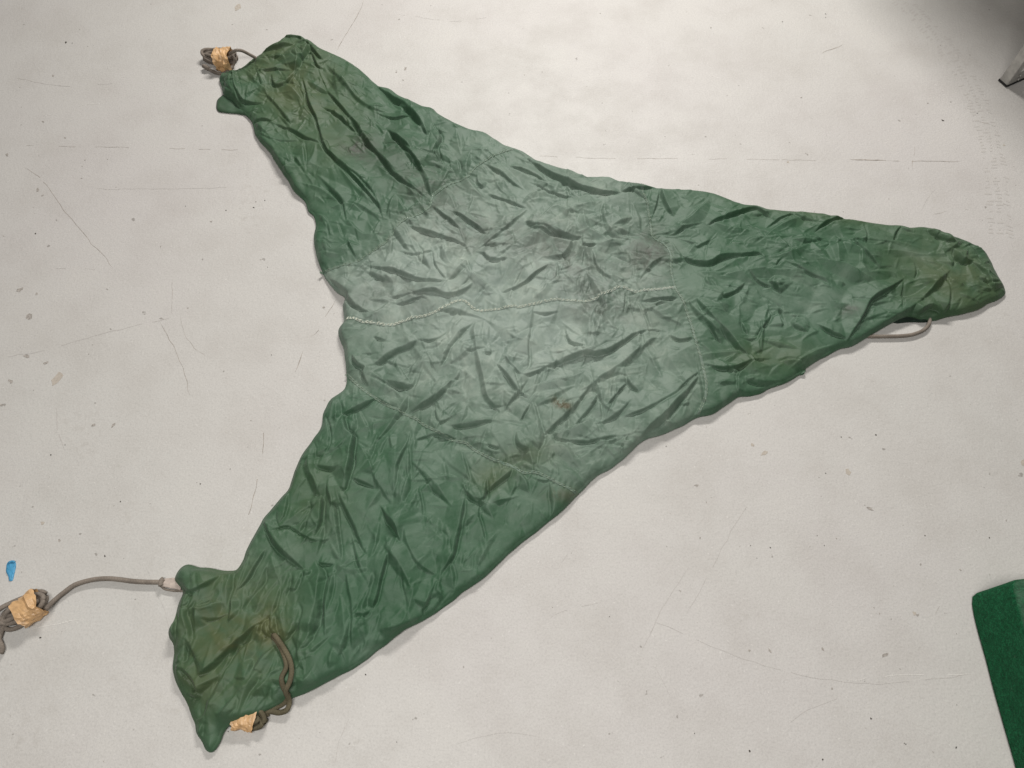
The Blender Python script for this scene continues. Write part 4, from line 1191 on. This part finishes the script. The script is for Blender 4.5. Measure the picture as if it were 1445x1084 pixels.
def bundle_left():
    c = np.array(px(37, 862)); e = np.array(px(72, 842)); w = np.array(px(4, 884))
    axis = (e - w)[:2]
    b = thing('rope_bundle', 'coiled grey rope with tan paper band at the left edge of the floor', 'rope', tuple(c), 'paper-banded rope bundles')
    coil = coil_path((c[0], c[1], 0), axis, 0.040, 0.019, 8, 0.0046, 3, 8)
    tube('rope', dense(coil, 0.004), 0.0046, M_ROPE, b, 10)
    RL = reg(0, 760, 280 / 1445)
    tail = RL([(330, 520), (375, 470), (420, 430), (480, 382), (540, 340), (620, 312), (700, 296), (790, 292), (880, 300), (960, 311), (1060, 317), (1165, 318)])
    tube('rope', dense([px(u, v, 0.007 if i > 1 else 0.014) for i, (u, v) in enumerate(tail)], 0.005), 0.0046, M_ROPE, b, 10)
    # whipped end and the pale leather tab it is tied to
    kp = dense([px(u, v, 0.010) for u, v in RL([(1192, 292), (1178, 305), (1172, 325), (1172, 345)])], 0.002)
    tube('rope_knot', kp, 0.0050, M_ROPE, b, 9)
    tb = [px(u, v) for u, v in RL([(1165, 332), (1180, 318), (1210, 300), (1280, 292), (1325, 345), (1330, 382), (1280, 374), (1200, 358)])]
    V = [(x, y, 0.010) for x, y, _ in tb] + [(x, y, 0.0035) for x, y, _ in tb]
    n = len(tb)
    F = [tuple(range(n))[::-1], tuple(range(n, 2 * n))] + [(i, (i + 1) % n, n + (i + 1) % n, n + i) for i in range(n)]
    t = link_mesh('leather_tab', V, F, M_TIP, b, smooth=False)
    bm = bmesh.new(); bm.from_mesh(t.data)
    bmesh.ops.recalc_face_normals(bm, faces=bm.faces)
    bmesh.ops.bevel(bm, geom=list(bm.edges), offset=0.0012, segments=2, affect='EDGES')
    bm.to_mesh(t.data); bm.free()
    sc = dense([px(u, v, 0.005) for u, v in RL([(1170, 345), (1200, 368), (1260, 380), (1330, 382), (1370, 380)])], 0.003)
    tube('thin_cord', sc, 0.0022, M_ROPE, b, 7)
    # loose end dropping out at the edge
    le = [px(u, v, 0.007) for u, v in [(6, 880), (3, 888), (0, 896), (-2, 903), (1, 910), (3, 917), (0, 922)]]
    tube('rope_end', dense(le, 0.003), 0.0052, M_ROPE, b, 9)
    pc = np.array(px(40, 858, 0.022))
    paper_band(b, (pc[0], pc[1], 0.016), axis, 0.021, 0.0265, 0.020, 9, 0.0015)
bundle_left()

def bundle_lower():
    c = np.array(px(352, 1016)); e = np.array(px(376, 1022)); w = np.array(px(330, 1012))
    axis = (e - w)[:2]
    b = thing('rope_bundle', 'coiled rope with tan paper band half hidden under the lower end of the cover', 'rope', tuple(c), 'paper-banded rope bundles')
    coil = coil_path((c[0] - .004, c[1] + .006, 0), axis, 0.038, 0.016, 5, 0.0046, 2, 14)
    for p in coil:
        p[2] = min(p[2], 0.014)
    tube('rope', dense(coil, 0.004), 0.0044, M_CORD, b, 9)
    pc = np.array(px(347, 1014, 0.010))
    paper_band(b, (pc[0], pc[1], 0.009), axis, 0.019, 0.021, 0.012, 15, 0.001)
bundle_lower()

# ------------------------------------------------------------------ blue fleck
def blue_fleck():
    RL = reg(0, 760, 280 / 1445)
    pl = dense([px(u, v)[:2] for u, v in RL([(60, 172), (85, 160), (112, 166), (118, 200), (112, 235), (105, 265), (95, 305), (80, 312), (68, 308), (60, 275), (45, 235), (48, 205)])], 0.002, closed=True)
    c = pl.mean(0)
    n = len(pl)
    V = [(*p, 0.0005) for p in pl] + [(*(c + (p - c) * .96), 0.0016 + 0.0007 * math.sin(i * .7)) for i, p in enumerate(pl)] + [(*(c + (p - c) * .6), 0.0018 + .0006 * math.sin(i * 1.3)) for i, p in enumerate(pl)] + [(*c, .002)]
    F = []
    for k in range(2):
        F += [(k * n + i, k * n + (i + 1) % n, (k + 1) * n + (i + 1) % n, (k + 1) * n + i) for i in range(n)]
    F += [(2 * n + i, 2 * n + (i + 1) % n, 3 * n) for i in range(n)]
    o = link_mesh('paint_fleck', V, F, M_BLUE)
    o['label'] = 'small bright blue paint fleck on the floor near the left edge'
    o['category'] = 'paint fleck'
    # folded-over curl at its top
    q = [px(u, v, .003) for u, v in RL([(64, 178), (76, 168), (92, 166), (108, 172)])]
    tube('curled_edge', dense(q, .002), .0018, M_BLUE, o, 7)
blue_fleck()

# ------------------------------------------------------------------ green felt block at the lower right
def felt_block():
    m, nt, b = new_mat('green_felt')
    c = coord(nt)
    n1 = noise(nt, c, 30, 5, .7); n2 = noise(nt, c, 420, 3, .7); n3 = noise(nt, c, 160, 3, .6)
    col = ramp(nt, n1, [(.3, (.007, .090, .034)), (.6, (.012, .116, .047)), (.8, (.023, .145, .066))])
    col = mix(nt, 1.0, col, ramp(nt, n2, [(.3, .40), (.5, .95), (.7, 1.8)]), 'MULTIPLY')
    col = mix(nt, 1.0, col, ramp(nt, n3, [(.3, .62), (.5, 1.0), (.7, 1.45)]), 'MULTIPLY')
    sep = nd(nt, 'ShaderNodeSeparateXYZ')
    nt.links.new(nd(nt, 'ShaderNodeNewGeometry').outputs['Normal'], sep.inputs[0])
    dust = mth(nt, 'MULTIPLY', ramp(nt, sep.outputs['Z'], [(.45, 0.0), (.9, 1.0)]), ramp(nt, noise(nt, c, 55, 5, .75), [(.35, .15), (.65, .6)]))
    col = mix(nt, dust, col, (.14, .22, .16))
    lint = ramp(nt, noise(nt, c, 70, 2, .5), [(.74, 0.0), (.78, 1.0)])
    col = mix(nt, mth(nt, 'MULTIPLY', lint, .35), col, (.25, .32, .25))
    nt.links.new(col, b.inputs['Base Color'])
    b.inputs['Roughness'].default_value = .95
    b.inputs['Specular IOR Level'].default_value = .1
    b.inputs['Sheen Weight'].default_value = .10
    b.inputs['Sheen Tint'].default_value = (.3, .8, .45, 1)
    bump(nt, b, mth(nt, 'ADD', n2, n3), 1.0, .006)
    h = 0.142
    A = np.array(px(1364, 837)[:2]); B = np.array(px(1431, 1090)[:2])
    e1 = (B - A) / np.linalg.norm(B - A)          # along the visible side, towards the photographer
    e2 = np.array([-e1[1], e1[0]])                # into the block, to the right
    if e2[0] < 0:
        e2 = -e2
    L1, L2 = 0.62, 0.42
    o = thing('felt_block', 'low block covered in bright green felt at the lower right corner', 'felt block', (*(A + e1 * L1 / 2 + e2 * L2 / 2), 0))
    bm = bmesh.new()
    nx_, ny_, nz_ = 26, 18, 7
    # box of quads, bevelled by rounding toward an inset box
    bmesh.ops.create_cube(bm, size=1.0)
    bmesh.ops.subdivide_edges(bm, edges=list(bm.edges), cuts=14, use_grid_fill=True)
    r = 0.010
    for v in bm.verts:
        p = np.array([(v.co.x) * L1, (v.co.y) * L2, (v.co.z + .5) * h])
        q = np.array([min(max(p[0], -L1 / 2 + r), L1 / 2 - r), min(max(p[1], -L2 / 2 + r), L2 / 2 - r), min(p[2], h - r)])
        d = p - q
        l = np.linalg.norm(d)
        if l > r:
            p = q + d / l * r
        p[2] += (value_noise(np.array([p[0]]), np.array([p[1]]), .06, 77)[0] - .5) * .006 * (p[2] > .02)
        w = (value_noise(np.array([p[0] + p[1]]), np.array([p[2]]), .05, 78)[0] - .5) * .006
        p[0] += w; p[1] += w
        xy = A + e1 * (L1 / 2 + p[0]) + e2 * (L2 / 2 + p[1])
        v.co = (xy[0], xy[1], max(0.0008, p[2]))
    bmesh.ops.recalc_face_normals(bm, faces=bm.faces)
    me = bpy.data.meshes.new('felt_cover')
    bm.to_mesh(me); bm.free()
    me.polygons.foreach_set('use_smooth', [True] * len(me.polygons))
    me.materials.append(m)
    f = bpy.data.objects.new('felt_cover', me)
    COL.objects.link(f)
    f.parent = o
    f.matrix_parent_inverse = o.matrix_world.inverted()
    sub = f.modifiers.new('smooth', 'SUBSURF'); sub.levels = sub.render_levels = 1
    # short loose fibres along the worn edges and faces
    V, F = [], []
    for _ in range(3000):
        s = .03 + rng.rand() * (L1 - .06)
        t = rng.rand()
        if rng.rand() < .5:
            base = A + e1 * s + e2 * (.004 + .004 * rng.rand()); z = .004 + (h - .024) * t; nrm = np.array([*(-e2), .2])
        else:
            base = A + e1 * s + e2 * (.006 + .03 * rng.rand()); z = h - .003 - .004 * rng.rand(); nrm = np.array([*(-e2 * .7), .7])
        d = nrm + rng.normal(0, .6, 3)
        d /= np.linalg.norm(d)
        p0 = np.array([*base, z]); p1 = p0 + d * rng.uniform(.003, .008)
        sd = np.cross(d, rng.normal(0, 1, 3)); sd = sd / np.linalg.norm(sd) * .00022
        k = len(V)
        V += [p0 - sd, p0 + sd, p1]
        F.append((k, k + 1, k + 2))
    link_mesh('felt_fibre', V, F, m, o, smooth=False, kind='stuff')
    # strap lying over the far edge
    P = []
    for t in np.linspace(0, 1, 24):
        q = A + e1 * (.014 + .004 * math.sin(t * 5)) + e2 * (.062 + .20 * t)
        P.append((q[0], q[1], h + .004 + .002 * math.sin(t * 9)))
    tube('strap', P, .007, M_STRAP, o, 10, flat=.5)
felt_block()

# ------------------------------------------------------------------ table whose leg stands in the upper right corner
def metal_table():
    p0, pr = np.array(px(1419.6, 122.9)), np.array(px(1444.5, 112.0))
    ex = pr - p0
    ex /= np.linalg.norm(ex)
    ey = np.array([-ex[1], ex[0], 0])
    base = tuple(p0)
    o = thing('work_table', 'metal table showing only its steel leg with black foot in the upper right corner', 'table', base)
    b0 = p0
    def box(name, c, hx, hy, z0, z1, mat, parent, bev=.0015, ex=ex, ey=ey):
        V = []
        for z in (z0, z1):
            for sx, sy in ((-1, -1), (1, -1), (1, 1), (-1, 1)):
                p = np.array(c) + ex * hx * sx + ey * hy * sy
                V.append((p[0], p[1], z))
        F = [(3, 2, 1, 0), (4, 5, 6, 7)] + [(i, (i + 1) % 4, 4 + (i + 1) % 4, 4 + i) for i in range(4)]
        ob = link_mesh(name, V, F, mat, parent, smooth=False)
        bm = bmesh.new(); bm.from_mesh(ob.data)
        bmesh.ops.recalc_face_normals(bm, faces=bm.faces)
        bmesh.ops.bevel(bm, geom=list(bm.edges), offset=bev, segments=2, affect='EDGES')
        bm.to_mesh(ob.data); bm.free()
        return ob
    TW, TD, TH = 1.4, 0.85, 0.64
    for sx, sy in ((1, 1), (-1, 1), (1, -1), (-1, -1)):
        c = b0 + ex * (0 if sx > 0 else TW - .03) + ey * (0 if sy > 0 else TD - .03)
        # channel leg: a face on the corner, a short flange, and a bolted plate at its foot
        lg = box('leg', c + ey * sy * .0135, .0014, .0135, .006, TH - .03, M_STEEL, o, .0006)
        box('flange', c + ex * sx * .0105 + ey * sy * .0006, .0090, .0012, .006, TH - .03, M_STEEL, lg, .0005)
        box('foot_plate', c + ex * sx * .045 + ey * sy * .0010, .0260, .0014, .006, .040, M_STEEL, lg, .0006)
        box('foot', c + ex * sx * .034 + ey * sy * .0005, .0375, .0032, .0006, .0064, M_RUBBER, lg, .001)
        box('foot', c + ey * sy * .0155, .0034, .0135, .0006, .0066, M_RUBBER, lg, .001)
        for q, zz in ((.026, .030), (.030, .016)):
            p = c + ex * sx * q - ey * sy * .0016 + np.array([0, 0, zz])
            tube('bolt', [p, p - ey * sy * .0035 + np.array([0, 0, .0001])], .0032, M_STEEL, lg, 8)
    c = b0 + ex * (TW / 2 - .03) + ey * (TD / 2 - .03)
    box('frame', c, TW / 2 - .012, TD / 2 - .012, TH - .03, TH - .003, M_STEEL, o)
    box('tabletop', c, TW / 2, TD / 2, TH, TH + .03, M_TOP, o, .004)
metal_table()
